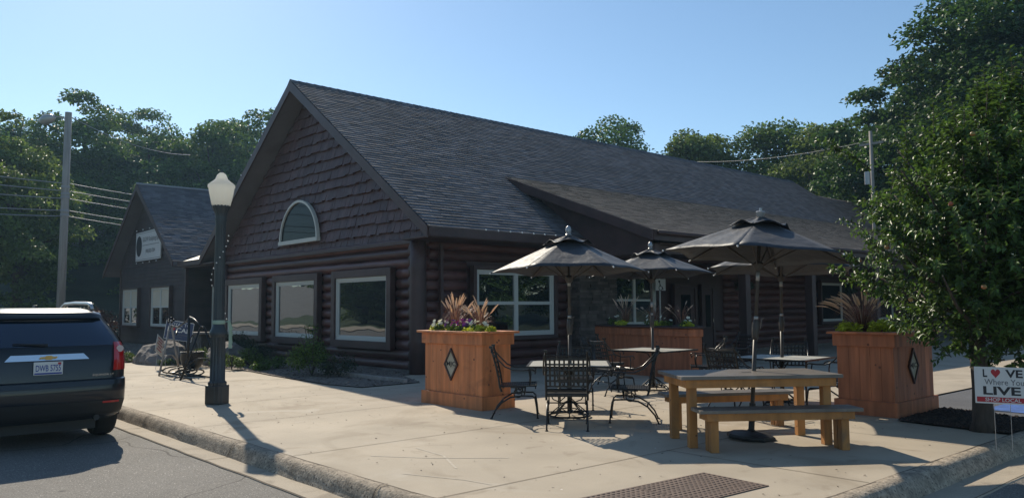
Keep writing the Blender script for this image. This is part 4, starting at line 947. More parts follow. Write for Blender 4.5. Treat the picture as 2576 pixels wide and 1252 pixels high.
# ================================================================ SQUARE TABLES
def make_table():
    t = thing('patio_table', (0, 0, 0), 'x', 'table', 'square iron patio tables'); s_ = .56; d_ = .60
    mb = MB(); r = .055   # top with a central hole left by four panels
    mb.box(-s_ + .03, -.03, -d_ + .03, d_ - .03, .722, .730); mb.box(.03, s_ - .03, -d_ + .03, d_ - .03, .722, .730); mb.box(-.03, .03, -d_ + .03, -.03, .722, .730); mb.box(-.03, .03, .03, d_ - .03, .722, .730); mb.build('tabletop', M['frost'], t)
    mb = MB(); mb.box(-s_, s_, -d_, -d_ + .03, .712, .735); mb.box(-s_, s_, d_ - .03, d_, .712, .735); mb.box(-s_, -s_ + .03, -d_ + .031, d_ - .031, .712, .735); mb.box(s_ - .03, s_, -d_ + .031, d_ - .031, .712, .735)
    mb.box(-.012, .012, -d_ + .03, -.04, .70, .72); mb.box(-.012, .012, .04, d_ - .03, .70, .72); mb.box(-s_ + .03, -.04, -.012, .012, .70, .72); mb.box(.04, s_ - .03, -.012, .012, .70, .72); mb.build('frame', M['iron'], t)
    mb = MB(); mb.tube([(0, 0, .05), (0, 0, .71)], .032, 12)
    for k in range(8): a = k * .7854; c_, s2 = math.cos(a), math.sin(a); mb.tube([(.03 * c_, .03 * s2, .22), (.09 * c_, .09 * s2, .19), (.2 * c_, .2 * s2, .10), (.27 * c_, .27 * s2, .04)], .008, 6); mb.tube([(.03 * c_, .03 * s2, .06), (.15 * c_, .15 * s2, .10), (.27 * c_, .27 * s2, .04)], .007, 5)
    for k in range(4): a = k * 1.5708 + .78; c_, s2 = math.cos(a), math.sin(a); mb.tube([(.035 * c_, .035 * s2, .56), (.10 * c_, .10 * s2, .66), (.30 * c_, .30 * s2, .705)], .010, 6)
    mb.tube([(.28 * math.cos(q * .2618), .28 * math.sin(q * .2618), .028) for q in range(24)], .013, 6, closed=True); mb.tube([(.17 * math.cos(q * .2618), .17 * math.sin(q * .2618), .10) for q in range(24)], .008, 6, closed=True); mb.build('pedestal', M['iron'], t, smooth=True)
    return t
tb = make_table(); tb.location = (*T1, 0); tb.rotation_euler = (0, 0, R(43.6)); tb['label'] = 'square iron table with pale top nearest the MJC planter, ringed by four chairs'
dup(tb, (*T2, 0), R(95), 'square iron table in the shade before the wide angular planter'); dup(tb, (*T3, 0), R(95), 'square iron table beyond the picnic table left of the right planter')

# ================================================================ UMBRELLAS
def make_umbrella(name, label, loc, rz, r=1.09, rim=2.0, top=2.48, lean=(0, 0), base=False, sides=6, crank_rz=0, tag_top=1.9, finial='acorn'):
    t = thing(name, loc, label, 'umbrella', 'black market umbrellas', rz=rz); ll = Vector((lean[0] * math.cos(rz) + lean[1] * math.sin(rz), -lean[0] * math.sin(rz) + lean[1] * math.cos(rz))); t.rotation_euler = (-ll.y, ll.x, rz)
    def can(rad, zr, zt, sagk, edge=0.0, inner=0.0, lift=0.0):
        vs, fs = [], []; nr, na = 8, 10
        for s_ in range(sides):
            a0, a1 = 2 * math.pi * s_ / sides, 2 * math.pi * (s_ + 1) / sides; b = len(vs)
            for i in range(nr + 1):
                q = inner + (1 - inner) * i / nr
                for j in range(na + 1):
                    f = j / na; m_ = 4 * f * (1 - f)
                    x = rad * q * ((1 - f) * math.cos(a0) + f * math.cos(a1)); y = rad * q * ((1 - f) * math.sin(a0) + f * math.sin(a1))
                    k = 1 - sagk * m_ * q * .5; z = zt + (zr - zt) * (q ** 1.08) - sagk * m_ * q * (1 - q) * .55 + edge * m_ * q ** 3 + .008 * math.sin(9 * f + s_ * 2 + q * 5) * q * m_
                    z += lift * (0.5 - .5 * math.cos(2 * math.pi * f)) * q ** 3
                    vs.append((x * k, y * k, z))
            for i in range(nr):
                for j in range(na): fs.append((b + i * (na + 1) + j, b + (i + 1) * (na + 1) + j, b + (i + 1) * (na + 1) + j + 1, b + i * (na + 1) + j + 1))
        return vs, fs
    mb = MB(); vs, fs = can(r, rim, top, .10, edge=.015, inner=.06); mb.add(vs, fs)
    cn = mb.build('canopy', M['canvas'], t, auto=25)
    sb = cn.modifiers.new('thick', 'SOLIDIFY'); sb.thickness = .003
    mb = MB(); vs, fs = can(r * .34, top - .10, top + .045, .16, inner=.08, lift=.05, edge=.01); mb.add(vs, fs); v_ = mb.build('vent', M['canvas'], cn, auto=25); sb = v_.modifiers.new('thick', 'SOLIDIFY'); sb.thickness = .003
    mb = MB(); mb.tube([(0, 0, .02 if base else .05), (0, 0, 1.2)], .024, 12); mb.tube([(0, 0, 1.2), (0, 0, top)], .020, 12); mb.build('pole', M['umb_pole'], t, smooth=True)
    hub = MB(); hub.lathe([(.03, rim - .16), (.055, rim - .12), (.06, rim - .08), (.03, rim - .05)], 12); hub.build('hub', M['umb_pole'], t, auto=40); hub = MB(); hub.lathe([(.03, top - .08), (.05, top - .05), (.03, top - .02)], 12); hub.build('crown_hub', M['umb_pole'], t, auto=40)
    for s_ in range(sides):
        a = 2 * math.pi * s_ / sides; c_, s2 = math.cos(a), math.sin(a)
        mb = MB(); mb.tube([(.03 * c_, .03 * s2, top - .06), (r * .5 * c_, r * .5 * s2, (top + rim) / 2 - .03), (r * 1.01 * c_, r * 1.01 * s2, rim - .012)], .009, 6); mb.tube([(.05 * c_, .05 * s2, rim - .10), (r * .5 * c_, r * .5 * s2, (top + rim) / 2 - .035)], .008, 6)
        rb = mb.build('rib', M['umb_pole'], t); mb = MB(); mb.ball((r * 1.02 * c_, r * 1.02 * s2, rim - .014), .0115, 8); mb.build('rib_tip', M['white_plastic'], rb, smooth=True)
    mb = MB()
    if finial == 'acorn': mb.lathe([(.03, top + .02), (.045, top + .045), (.03, top + .06), (.04, top + .085), (.042, top + .12), (.03, top + .155), (.008, top + .175)], 14)
    else: mb.lathe([(.03, top + .02), (.05, top + .06), (.058, top + .085), (.045, top + .095), (.018, top + .10), (.018, top + .135)], 8)
    mb.build('finial', M['lum'], t, auto=40)
    ca = MB(); ca.lathe([(.024, 1.12), (.036, 1.15), (.042, 1.22), (.042, 1.27), (.034, 1.33), (.024, 1.35)], 14); ch = ca.build('crank_housing', M['umb_pole'], t, smooth=True)
    mb = MB(); c_, s2 = math.cos(crank_rz), math.sin(crank_rz); mb.tube([(.03 * c_, .03 * s2, 1.25), (.075 * c_, .075 * s2, 1.25), (.085 * c_, .085 * s2, 1.36), (.12 * c_, .12 * s2, 1.37)], .008, 6); mb.build('handle', M['umb_pole'], ch)
    for za, zb_, rr_ in ((tag_top - .10, tag_top, .0225), (1.352, 1.39, .0255)): mb = MB(); mb.tube([(0, 0, za), (0, 0, zb_)], rr_, 12); mb.build('sleeve', M['lum'], t, smooth=True)
    if base:
        mb = MB(); mb.lathe([(.27, 0), (.28, .02), (.27, .045), (.20, .075), (.05, .09), (.035, .11), (.035, .40)], 8, phase=.2); mb.build('base', M['plastic'], t, auto=20)
        mb = MB(); mb.tube([(.03, 0, .34), (.08, 0, .34)], .012, 6); mb.build('knob', M['plastic'], t)
    return t
VA = math.atan2(.743, .666)            # direction of the picture's horizontal, on the ground
make_umbrella('market_umbrella', 'black umbrella with sunlit left panel standing through the near square table', (-7.64, 7.90, 0), R(45), crank_rz=-1.0, lean=(-.02, .02))
make_umbrella('market_umbrella', 'black umbrella over the shaded middle table before the wide planter', (-8.98, 11.45, 0), R(30), r=1.13, rim=2.09, top=2.53, tag_top=1.6, lean=(-.03, .03))
make_umbrella('market_umbrella', 'black umbrella over the far square table, half covered by the picnic umbrella', (-6.20, 11.0, 0), R(0), r=1.18, rim=2.04, top=2.5, crank_rz=2.5, lean=(-.01, .05))
make_umbrella('market_umbrella', 'largest black umbrella, slightly leaning, through the wooden picnic table', (-4.95, 8.06, 0), R(50), r=1.10, rim=2.08, top=2.52, lean=(.035, .075), base=True, crank_rz=.4, finial='cross')

# ================================================================ PICNIC TABLE AND BENCHES
t = thing('picnic_table', (-4.88, 7.90, 0), 'long wooden picnic table with dark weathered top under the leaning umbrella', 'picnic table', rz=R(54))
for sy in (-1, 1):   # two top boards with the umbrella slot between
    for q in range(3):
        mb = MB(); y0 = sy * (.031 + .1375 * q); y1 = sy * (.031 + .1375 * (q + 1) - .003); mb.box(-.90, .90, min(y0, y1), max(y0, y1), .725, .762); mb.build('top_board', M['tabletop'], t, bevel=.003)
mb = MB(); mb.box(-.90, -.06, -.028, .028, .725, .762); mb.box(.06, .90, -.028, .028, .725, .762); mb.build('top_board', M['tabletop'], t, bevel=.003)
mb = MB(); mb.box(-.84, .84, -.40, -.36, .635, .723); mb.box(-.84, .84, .36, .40, .635, .723); mb.box(-.84, -.80, -.359, .359, .637, .723); mb.box(.80, .84, -.359, .359, .637, .723); mb.build('apron', M['lumber'], t, bevel=.003)
for sx in (-1, 1):
    for sy in (-1, 1): mb = MB(); mb.cbox((sx * .752, sy * .312, .362), (.09, .09, .722)); mb.build('leg', M['lumber'], t, bevel=.004)
def bench(loc, rz, label, L_=1.74):
    t = thing('picnic_bench', loc, label, 'bench', 'benches at the picnic table', rz=rz); h = L_ / 2
    mb = MB(); mb.box(-h, h, -.16, -.003, .405, .44); mb.box(-h, h, .003, .16, .405, .44); mb.build('seat', M['tabletop'], t, bevel=.003)
    mb = MB(); mb.box(-h + .08, h - .08, -.13, -.095, .325, .403); mb.box(-h + .08, h - .08, .095, .13, .325, .403); mb.box(-h + .08, -h + .115, -.094, .094, .327, .403); mb.box(h - .115, h - .08, -.094, .094, .327, .403); mb.build('apron', M['lumber'], t, bevel=.003)
    for sx in (-1, 1):
        for sy in (-1, 1): mb = MB(); mb.cbox((sx * (h - .17), sy * .05, .20), (.085, .085, .40)); mb.build('leg', M['lumber'], t, bevel=.004)
bench((-4.37, 7.62, 0), R(53), 'wooden bench with dark seat nearest the viewer, on this side of the picnic table')
bench((-5.62, 8.62, 0), R(59), 'wooden bench on the far side of the picnic table, seen beneath it', 1.7)

# ================================================================ SIGNS
t = thing('yard_sign', (-2.755, 9.32, 0), 'white yard sign with red heart and red bottom band before the apple trunk', 'sign', rz=R(16))
t.scale = (.76, 1, 1); w_, zb, zt = .66 / 2, .47, .85; mb = MB(); mb.box(-w_, w_, -.003, .003, zb, zt); mb.build('panel', M['sign_white'], t)
mb = MB(); mb.box(-w_ + .02, w_ - .02, -.0045, -.0035, zb + .015, zb + .068); mb.build('band', M['sign_red'], t)
text('lettering', 'SHOP LOCAL', M['sign_white'], .038, t, (0, -.0065, zb + .042), w=.42, bold=.012)
text('lettering', 'LIVE', M['ink'], .088, t, (-.01, -.0045, zb + .135), w=.44, bold=.03)
text('lettering', 'Where You', M['ink_grey'], .060, t, (.02, -.0045, zb + .225), w=.46, bold=.0)
text('lettering', 'L', M['ink'], .082, t, (-.20, -.0045, zt - .065), bold=.03); text('lettering', 'VE', M['ink'], .082, t, (.14, -.0045, zt - .065), w=.20, bold=.03)
mb = MB(); hp = [(.055 * math.sin(a) ** 3 * 1.0, .0042 * (13 * math.cos(a) - 5 * math.cos(2 * a) - 2 * math.cos(3 * a) - math.cos(4 * a)) * .78) for a in [i * math.pi / 16 for i in range(32)]]
mb.poly([(x - .075, -.0045, zt - .062 + z) for x, z in hp]); mb.build('heart', M['sign_red'], t)
mb = MB()
for x in (-.11, .08): mb.tube([(x, 0, 0), (x, 0, zb + .25)], .0035, 5)
mb.tube([(-.11, 0, .40), (.08, 0, .40)], .0035, 5); mb.build('stake', M['lum'], t)
t = thing('local_sign', (-19.92, 6.65, 0), 'navy yard sign with red heart tilted beside the iron bike rack', 'sign', rz=R(50))
mb = MB(); mb.box(-.33, .33, -.004, .004, .78, 1.22); b_ = mb.build('panel', M['sign_navy'], t, rot=(0, R(9), 0))
mb = MB(); mb.box(-.335, .335, -.003, .003, .772, .782); mb.box(-.335, .335, -.003, .003, 1.22, 1.23); mb.box(-.34, -.33, -.003, .003, .78, 1.22); mb.box(.33, .34, -.003, .003, .78, 1.22); mb.build('edge', M['sign_white'], b_)
text('lettering', 'LOYAL TO', M['sign_white'], .075, b_, (0, -.008, 1.15), w=.5); text('lettering', 'L', M['sign_white'], .11, b_, (-.24, -.008, 1.02), bold=.02); text('lettering', 'CAL', M['sign_white'], .11, b_, (.10, -.008, 1.02), w=.34, bold=.02)
mb = MB(); mb.poly([(x - .145, -.008, 1.025 + z) for x, z in hp]); mb.build('heart', M['sign_red'], b_)
mb = MB(); mb.box(-.28, .22, -.008, -.007, .90, .915); mb.box(-.28, .1, -.008, -.007, .85, .862); mb.build('rule', M['ink_grey'], b_)
mb = MB(); mb.tube([(-.15, 0, 0), (-.15, 0, .8)], .004, 5); mb.tube([(.15, 0, 0), (.15, 0, .8)], .004, 5); mb.build('stake', M['lum'], t)
t = thing('small_sign', (-21.0, 6.62, 0), 'small white sign leaning sideways in front of the boulder', 'sign', rz=R(143))
mb = MB(); mb.box(-.26, .26, -.004, .004, .42, .86); b_ = mb.build('panel', M['sign_white'], t, rot=(0, R(22), 0)); mb = MB()
for z, wd in ((.78, .2), (.71, .15), (.64, .2), (.57, .12), (.50, .18)): mb.box(-wd, wd, -.006, -.005, z, z + .025)
mb.build('print', M['sign_red'], b_); mb = MB(); mb.tube([(0, 0, 0), (.1, 0, .45)], .005, 5); mb.build('stake', M['lum'], t)

# ================================================================ BIKE RACK, KETTLE, BOULDER
t = thing('bike_rack', (-18.3, 6.35, 0), 'ornamental iron bike rack with A shaped ends and arched top bars', 'bike rack')
def aframe(x, ang):
    mb = MB(); c_, s2 = math.cos(ang), math.sin(ang)
    def P(u, z): return (x + u * c_, u * s2, z)
    mb.tube([P(-.42, 0), P(-.04, 1.12)], .022, 6, flat=1); mb.tube([P(.42, 0), P(.04, 1.12)], .022, 6); mb.tube([P(-.05, 1.12), P(.05, 1.12)], .03, 6)
    mb.tube([P(-.40, .03), P(-.30, .30), P(-.12, .44), P(.0, .46), (P(.12, .44)), P(.30, .30), P(.40, .03)], .018, 6); return mb
aframe(-.85, R(-50)).build('end_frame', M['pole_wood'], t, smooth=True); aframe(1.15, R(65)).build('end_frame', M['iron'], t, smooth=True)
mb = MB(); mb.tube([(-.85, 0, 1.12), (-.5, .05, 1.10), (-.1, .1, 1.25), (.1, .1, 1.34), (.5, .05, 1.30), (1.15, 0, 1.12)], .018, 6); mb.tube([(.05, .1, 1.33), (.05, .1, .12)], .03, 8); mb.tube([(.05, .1, .35), (.05, .1, .08)], .06, 8); mb.tube([(-.6, .05, 1.0), (-.45, .0, .93), (-.4, .0, 1.02)], .012, 6); mb.build('top_bar', M['iron'], t, smooth=True)
mb = MB()
for k in range(4): x = -.6 + .42 * k; mb.tube([(x + .12 * math.cos(a * .5236), .15 * math.sin(a * .5236) * 1.6, .12 + .08 * math.cos(a * .5236)) for a in range(12)], .016, 6, closed=True)
mb.tube([(-.9, -.22, .03), (1.2, -.22, .03)], .018, 6); mb.tube([(-.9, .25, .03), (1.2, .25, .03)], .018, 6); mb.build('wheel_holder', M['iron'], t, smooth=True)
mb = MB()
for a in range(5): mb.ball((-.85 + .06 * math.cos(a * 1.257), .06 * math.sin(a * 1.257), 1.22 + .04 * (a % 2)), .032, 8)
mb.ball((-.85, 0, 1.30), .035, 8); mb.build('finial', M['iron'], t, smooth=True)
k = thing('iron_kettle', (-18.55, 6.65, .08), 'black hanging iron kettle inside the bike rack', 'kettle'); mb = MB(); mb.lathe([(.02, 0), (.12, .03), (.22, .15), (.26, .30), (.25, .42), (.27, .46), (.24, .46), (.22, .40)], 18); mb.build('bowl', M['iron'], k, smooth=True); mb = MB(); mb.tube([(-.25, 0, .45), (-.2, 0, .7), (0, 0, .85), (.2, 0, .7), (.25, 0, .45)], .012, 6); mb.build('handle', M['iron'], k)
def rock_mesh(sx, sy, sz, seed):
    r = random.Random(seed); bm = bmesh.new(); bmesh.ops.create_icosphere(bm, subdivisions=4, radius=1)
    from mathutils import noise
    for v in bm.verts:
        d = 1 + .28 * noise.noise(v.co * 1.1 + Vector((seed, 0, 0))) + .10 * noise.noise(v.co * 3.5) + .04 * noise.noise(v.co * 9); v.co *= d
        v.co = Vector((v.co.x * sx, v.co.y * sy, max(-.1, v.co.z) * sz))
    me = bpy.data.meshes.new('boulder'); bm.to_mesh(me); bm.free(); me.materials.append(M['rock']); return me
def rock(loc, s, seed, label):
    o = link(bpy.data.objects.new('boulder', rock_mesh(*s, seed))); o.location = loc; return tag(o, label, 'boulder')
rock((-23.3, 7.55, .0), (1.05, .68, .62), 3, 'large rounded grey boulder in the bed behind the parked car')
rock((-21.5, 8.6, .0), (.8, .6, .60), 8, 'darker boulder standing behind the large grey boulder')
mb = MB(); mb.cbox((-23.3, 8.5, .82), (1.5, .6, .07), rz=.6); mb.cbox((-23.3, 8.5, .40), (.5, .4, .78), rz=.6); tag(mb.build('stone_bench', M['rock'], bevel=.02), 'flat stone slab seat behind the large boulder', 'bench')
# pale house and stone wall on the slope
hs = thing('hillside_house', (-84, 22.5, hill_z(-84, 22.5)), 'pale house barely visible behind the dark hillside trees', 'house'); mb = MB(); mb.box(-4, 4, -9, 9, 0, 5.2); mb.build('wall', M['pale_wall'], hs); mb = MB(); mb.add([(-4.5, -9.5, 5.2), (4.5, -9.5, 5.2), (0, -9.5, 8), (-4.5, 9.5, 5.2), (4.5, 9.5, 5.2), (0, 9.5, 8)], [(0, 1, 2), (3, 5, 4), (0, 2, 5, 3), (1, 4, 5, 2), (0, 3, 4, 1)]); mb.build('roof', M['brown'], hs)
for y in (-6, -2, 2, 6): mb = MB(); mb.box(4.01, 4.06, y - .6, y + .6, 1.6, 3.4); mb.build('window', M['glass_dark'], hs)
# ================================================================ VEGETATION
def leaf_object(name, m, C, D, Nn, Ls, Wd, parent=None, fold=0.25, rndv=None):
    """C base points, D unit directions, Nn unit normals, Ls lengths, Wd widths -> one mesh of folded leaves"""
    n = len(C); C = np.asarray(C, float); D = np.asarray(D, float); Nn = np.asarray(Nn, float)
    Sd = np.cross(D, Nn); Sd /= np.linalg.norm(Sd, axis=1)[:, None] + 1e-9; Nn = np.cross(Sd, D)
    Ls = np.asarray(Ls)[:, None]; Wd = np.asarray(Wd)[:, None]
    a = C; b = C + D * Ls * .45 + Sd * Wd * .5 + Nn * Wd * fold; c = C + D * Ls - Nn * Ls * .12; d = C + D * Ls * .45 - Sd * Wd * .5 + Nn * Wd * fold
    V = np.stack([a, b, c, d], 1).reshape(-1, 3)
    me = bpy.data.meshes.new(name); me.vertices.add(4 * n); me.vertices.foreach_set('co', V.ravel())
    me.loops.add(6 * n); me.polygons.add(2 * n)
    base = np.arange(n)[:, None] * 4; idx = (base + np.array([[0, 1, 2, 0, 2, 3]])).ravel()
    me.loops.foreach_set('vertex_index', idx.astype(np.int32)); me.polygons.foreach_set('loop_start', np.arange(0, 6 * n, 3, dtype=np.int32))
    me.update(calc_edges=True); me.validate()
    rv = np.repeat(rng.random(n) if rndv is None else rndv, 2); at = me.attributes.new('rnd', 'FLOAT', 'FACE'); at.data.foreach_set('value', rv.astype(np.float32))
    me.materials.append(m); o = link(bpy.data.objects.new(name, me)); o.parent = parent
    return o
def unit(a): return a / (np.linalg.norm(a, axis=-1, keepdims=True) + 1e-9)
def trunk_mesh(h, r, limbs, seed, spread):
    rd = random.Random(seed); mb = MB(); mb.tube([(0, 0, -.3), (rd.uniform(-.1, .1), rd.uniform(-.1, .1), h * .35), (rd.uniform(-.3, .3), rd.uniform(-.3, .3), h * .62), (rd.uniform(-.5, .5), rd.uniform(-.5, .5), h * .85)], [r * 1.15, r * .85, r * .5, r * .15], 9)
    for (q, z0, z1, rr) in limbs: mb.tube([(0, 0, z0), (q[0] * .45, q[1] * .45, z0 + (z1 - z0) * .6), (q[0], q[1], z1)], [rr, rr * .65, rr * .2], 6)
    return mb
def make_tree(loc, h, rx, ry, seed, m, label, leaf=.34, nl=60, per=150, low=.22, name='deciduous_tree', group='trees behind the buildings', lump=(.16, .30), top=.5, gap=0.0):
    rd = np.random.default_rng(seed); t = thing(name, loc, label, 'tree', group)
    zc = h * (low + 1) / 2; rz_ = h * (1 - low) / 2; C, D, Nn, lv = [], [], [], []
    lumps = []
    while len(lumps) < nl:
        p = unit(rd.normal(size=3)); q = rd.uniform(.55, .98) if len(lumps) > nl * .25 else rd.uniform(.1, .55)
        prof = 1.0 if p[2] < 0 else (1 - .30 * p[2] ** 2)
        wob = 1 + .16 * math.sin(3 * math.atan2(p[1], p[0]) + seed) + .10 * math.sin(7 * p[2] + seed * 2)
        c = np.array([p[0] * rx * q * prof * wob, p[1] * ry * q * prof * wob, zc + p[2] * rz_ * q]); lr = rd.uniform(*lump) * min(rx, rz_) * 1.15; lumps.append((c, lr))
    for c, lr in lumps:
        n = int(per * rd.uniform(.6, 1.3)); u = unit(rd.normal(size=(n, 3))); u[:, 2] = np.where(u[:, 2] < -.2, -u[:, 2] * rd.uniform(.2, 1, n), u[:, 2])
        rad = lr * (1 - np.abs(rd.normal(0, .28, n))); rad = np.clip(rad, .15 * lr, 1.25 * lr); pos = c + u * rad[:, None] * np.array([1.1, 1.1, .72])
        nr = unit(u * .7 + np.array([0, 0, .8]) + rd.normal(0, .55, (n, 3))); dr = unit(np.cross(nr, rd.normal(size=(n, 3))) + u * .4)
        C.append(pos); Nn.append(nr); D.append(dr); lv.append(np.clip(rd.normal(.5, .22, n) + rd.normal(0, .12), 0, 1))
    C = np.concatenate(C); D = np.concatenate(D); Nn = np.concatenate(Nn); lv = np.concatenate(lv); n = len(C)
    leaf_object('crown', m, C, D, Nn, rd.uniform(.7, 1.3, n) * leaf, rd.uniform(.6, .95, n) * leaf, t, rndv=lv)
    limbs = [((c[0] * .85, c[1] * .85), h * rd.uniform(.18, .45), c[2], h * .012) for c, lr in lumps[:: max(1, nl // 14)]]
    trunk_mesh(h, h * .022, limbs, seed, rx).build('trunk', M['bark'], t, smooth=True)
    return t
def ctree(src, loc, rz, sc, label):
    r = dup(src, loc, rz, label); r.scale = sc; return r
LFT = 'feathery pale green tree at the left edge beyond the parked car'
tA = make_tree((-54.2, 9.1, 0), 13.6, 3.7, 3.9, 1, M['leaf3'], LFT, leaf=.24, nl=90, per=240, low=.02, lump=(.16, .28))
ctree(tA, (-49.0, 5.6, 0), 1.3, (.9, .9, .86), 'leafy tree cut by the left picture edge')
z1 = hill_z(-74, 20)
tB = make_tree((-73.5, 17.0, hill_z(-73.5, 17)), 17.0 - 2.5, 5.5, 5.5, 2, M['leaf'], 'broad maple just right of the utility pole top', leaf=.30, nl=120, per=260, low=.0)
tC = make_tree((-72.4, 22.0, hill_z(-72, 22)), 18.3 - 5.0, 5.4, 5.4, 3, M['leaf2'], 'dark maple above the annex roof', leaf=.30, nl=120, per=260, low=.0)
tD = make_tree((-69.5, 26.5, hill_z(-69.5, 26.5)), 19.2 - 4.6, 5.2, 5.2, 4, M['leaf'], 'tall maple between the annex and the big gable', leaf=.30, nl=120, per=260, low=.0)
tE = ctree(tB, (-70.0, 32.5, hill_z(-70, 32.5)), 2.2, (1.12, 1.12, 1.12), 'tallest maple touching the left rake of the big gable')
ctree(tC, (-78, 12.5, hill_z(-78, 12.5)), .8, (.9, .9, .95), 'dark tree between the pole and the feathery tree')
ctree(tD, (-66, 12.0, hill_z(-66, 12)), 3.9, (.72, .72, .72), 'lower dark tree standing on the slope behind the pole')
ctree(tB, (-63.0, 19.5, hill_z(-63, 19.5)), 4.6, (.70, .70, .62), 'low broad tree on the slope left of the annex gable')
ctree(tC, (-80, 33, hill_z(-80, 33)), 1.9, (1.0, 1.0, 1.15), 'distant maple filling the gap behind the tall maples')
ctree(tD, (-84, 25, hill_z(-84, 25)), 5.1, (1.0, 1.0, 1.0), 'distant maple furthest up the slope')
# right side, beyond the ridge
tF = make_tree((-40.3, 47.0, 0), 16.6, 4.6, 4.6, 5, M['leaf2'], 'small round topped tree peeking over the ridge', leaf=.25, nl=130, per=220, low=.3)
tG = make_tree((-33.5, 49.8, 0), 15.3, 5.0, 5.0, 6, M['leaf3'], 'rounded olive green tree behind the middle of the ridge', leaf=.27, nl=130, per=260, low=.10, lump=(.18, .32))
tH = make_tree((-29.6, 53.0, 0), 15.4, 4.6, 4.6, 9, M['leaf'], 'spreading tree right of the rounded olive tree', leaf=.27, nl=130, per=260, low=.10, lump=(.18, .32))
ctree(tG, (-25.2, 52.0, 0), 2.4, (.95, .95, .96), 'dark leafy tree at the far end of the ridge')
tI = make_tree((-19.3, 45.8, 0), 14.6, 3.7, 3.7, 12, M['leaf_shaded'], 'tall maple stepping up behind the utility pole', leaf=.25, nl=110, per=230, low=.1)
tJ = make_tree((-13.4, 43.0, 0), 17.3, 4.6, 4.6, 14, M['leaf_shaded'], 'tallest dark maple in the top right corner', leaf=.25, nl=150, per=250, low=.1)
ctree(tJ, (-9.9, 40.5, 0), 2.0, (1.0, 1.0, .95), 'maple crown cut by the right picture edge')
ctree(tI, (-16.9, 45.0, 0), 4.0, (.80, .80, 1.07), 'maple stepping up between the utility pole and the tallest crown')
# across the street: only reflected in the panes
for i, (x, y, s_) in enumerate(((-64, -34, 1.0), (-52, -40, .9), (-38, -44, 1.1), (-26, -40, .95), (-75, -28, 1.0))):
    ctree((tB, tC, tD)[i % 3], (x, y, hill_z(x, y)), i * 1.1, (s_, s_, s_ * .8), 'maple across the street, ' + ['behind the uphill lot', 'left of centre', 'tallest', 'rightmost', 'furthest down the street'][i])

def bush(name, loc, r, h, m, label, cat, n=1400, leaf=.06, seed=1, stems=True, lumps=14, flat=.8, group=None):
    rd = np.random.default_rng(seed); t = thing(name, loc, label, cat, group); C = []; U = []
    for k in range(lumps):
        p = unit(rd.normal(size=3)); p[2] = abs(p[2]); c = np.array([p[0] * r * .6, p[1] * r * .6, h * (.25 + .6 * p[2] * rd.uniform(.4, 1))]); nn = n // lumps; u = unit(rd.normal(size=(nn, 3)))
        C.append(c + u * (rd.uniform(.4, 1, nn) * r * .42)[:, None] * np.array([1, 1, flat])); U.append(u)
    C = np.concatenate(C); U = np.concatenate(U); C[:, 2] = np.abs(C[:, 2]) + .01; nn = len(C); nr = unit(U * .6 + [0, 0, .7] + rd.normal(0, .5, (nn, 3))); dr = unit(np.cross(nr, rd.normal(size=(nn, 3))))
    leaf_object('foliage', m, C, dr, nr, rd.uniform(.6, 1.3, nn) * leaf, rd.uniform(.4, .7, nn) * leaf, t)
    if stems:
        mb = MB()
        for k in range(6): a = rd.uniform(0, 6.28); mb.tube([(0, 0, 0), (r * .3 * math.cos(a), r * .3 * math.sin(a), h * .5), (r * .5 * math.cos(a), r * .5 * math.sin(a), h * .85)], .008, 5)
        mb.build('stem', M['twig'], t)
    return t
bush('evergreen_shrub', (-23.6, 9.6, 0), .95, .78, M['leaf_dark'], 'dark evergreen shrub under the leftmost gable window', 'shrub', 3000, .06, 21)
bush('evergreen_shrub', (-21.7, 9.5, 0), .8, .62, M['leaf_dark'], 'low dark shrub between the left two gable windows', 'shrub', 2200, .06, 22)
bush('green_shrub', (-20.1, 8.7, 0), .42, .52, M['leaf3'], 'bright green shrub in front of the dark evergreen', 'shrub', 1500, .05, 23)
bush('green_shrub', (-19.0, 8.9, 0), .4, .38, M['leaf'], 'small green plant beside the bright shrub', 'shrub', 900, .05, 24)
bush('rose_bush', (-16.3, 8.5, 0), .62, .95, M['leaf'], 'loose rose bush below the middle gable window', 'shrub', 1900, .06, 25, lumps=20)
bush('rose_bush', (-17.0, 8.9, 0), .42, 1.30, M['leaf'], 'tall thin rose stems rising over the window sill', 'shrub', 650, .065, 26, lumps=9)
bush('rose_bush', (-15.6, 8.8, 0), .5, .55, M['leaf_dark'], 'low rose bush right of the loose one', 'shrub', 1100, .05, 27)
bush('red_shrub', (-38.9, 9.2, 0), 1.5, 2.2, M['leaf_red'], 'dark red leaved shrub at the foot of the annex wall', 'shrub', 3500, .12, 28)
bush('green_shrub', (-43.2, 10.5, 0), 1.3, 1.9, M['leaf_dark'], 'dark shrub left of the annex corner', 'shrub', 2500, .13, 29)
for i, (x, y, r_, h_, m_) in enumerate(((-24.6, 6.95, .30, .28, 'leaf3'), (-22.4, 7.35, .28, .2, 'leaf3'), (-21.4, 7.7, .35, .55, 'leaf3'), (-20.4, 8.0, .3, .5, 'leaf'), (-19.3, 7.9, .32, .42, 'leaf3'), (-26.5, 6.9, .5, .35, 'leaf'), (-18.6, 8.3, .3, .25, 'leaf'), (-20.9, 7.7, .2, .75, 'leaf3'))):
    bush('bed_plant', (x, y, 0), r_, h_, M[m_], ['low bright plant at the foot of the large boulder', 'tiny ground plant right of the large boulder', 'leafy perennial left of the bike rack', 'broad perennial behind the iron kettle', 'bushy perennial between rack and street lamp', 'leafy clump left of the boulder', 'small clump by the gravel edge', 'tall leaning perennial beside the small white sign'][i], 'plant', 500, .06, 40 + i, lumps=7)
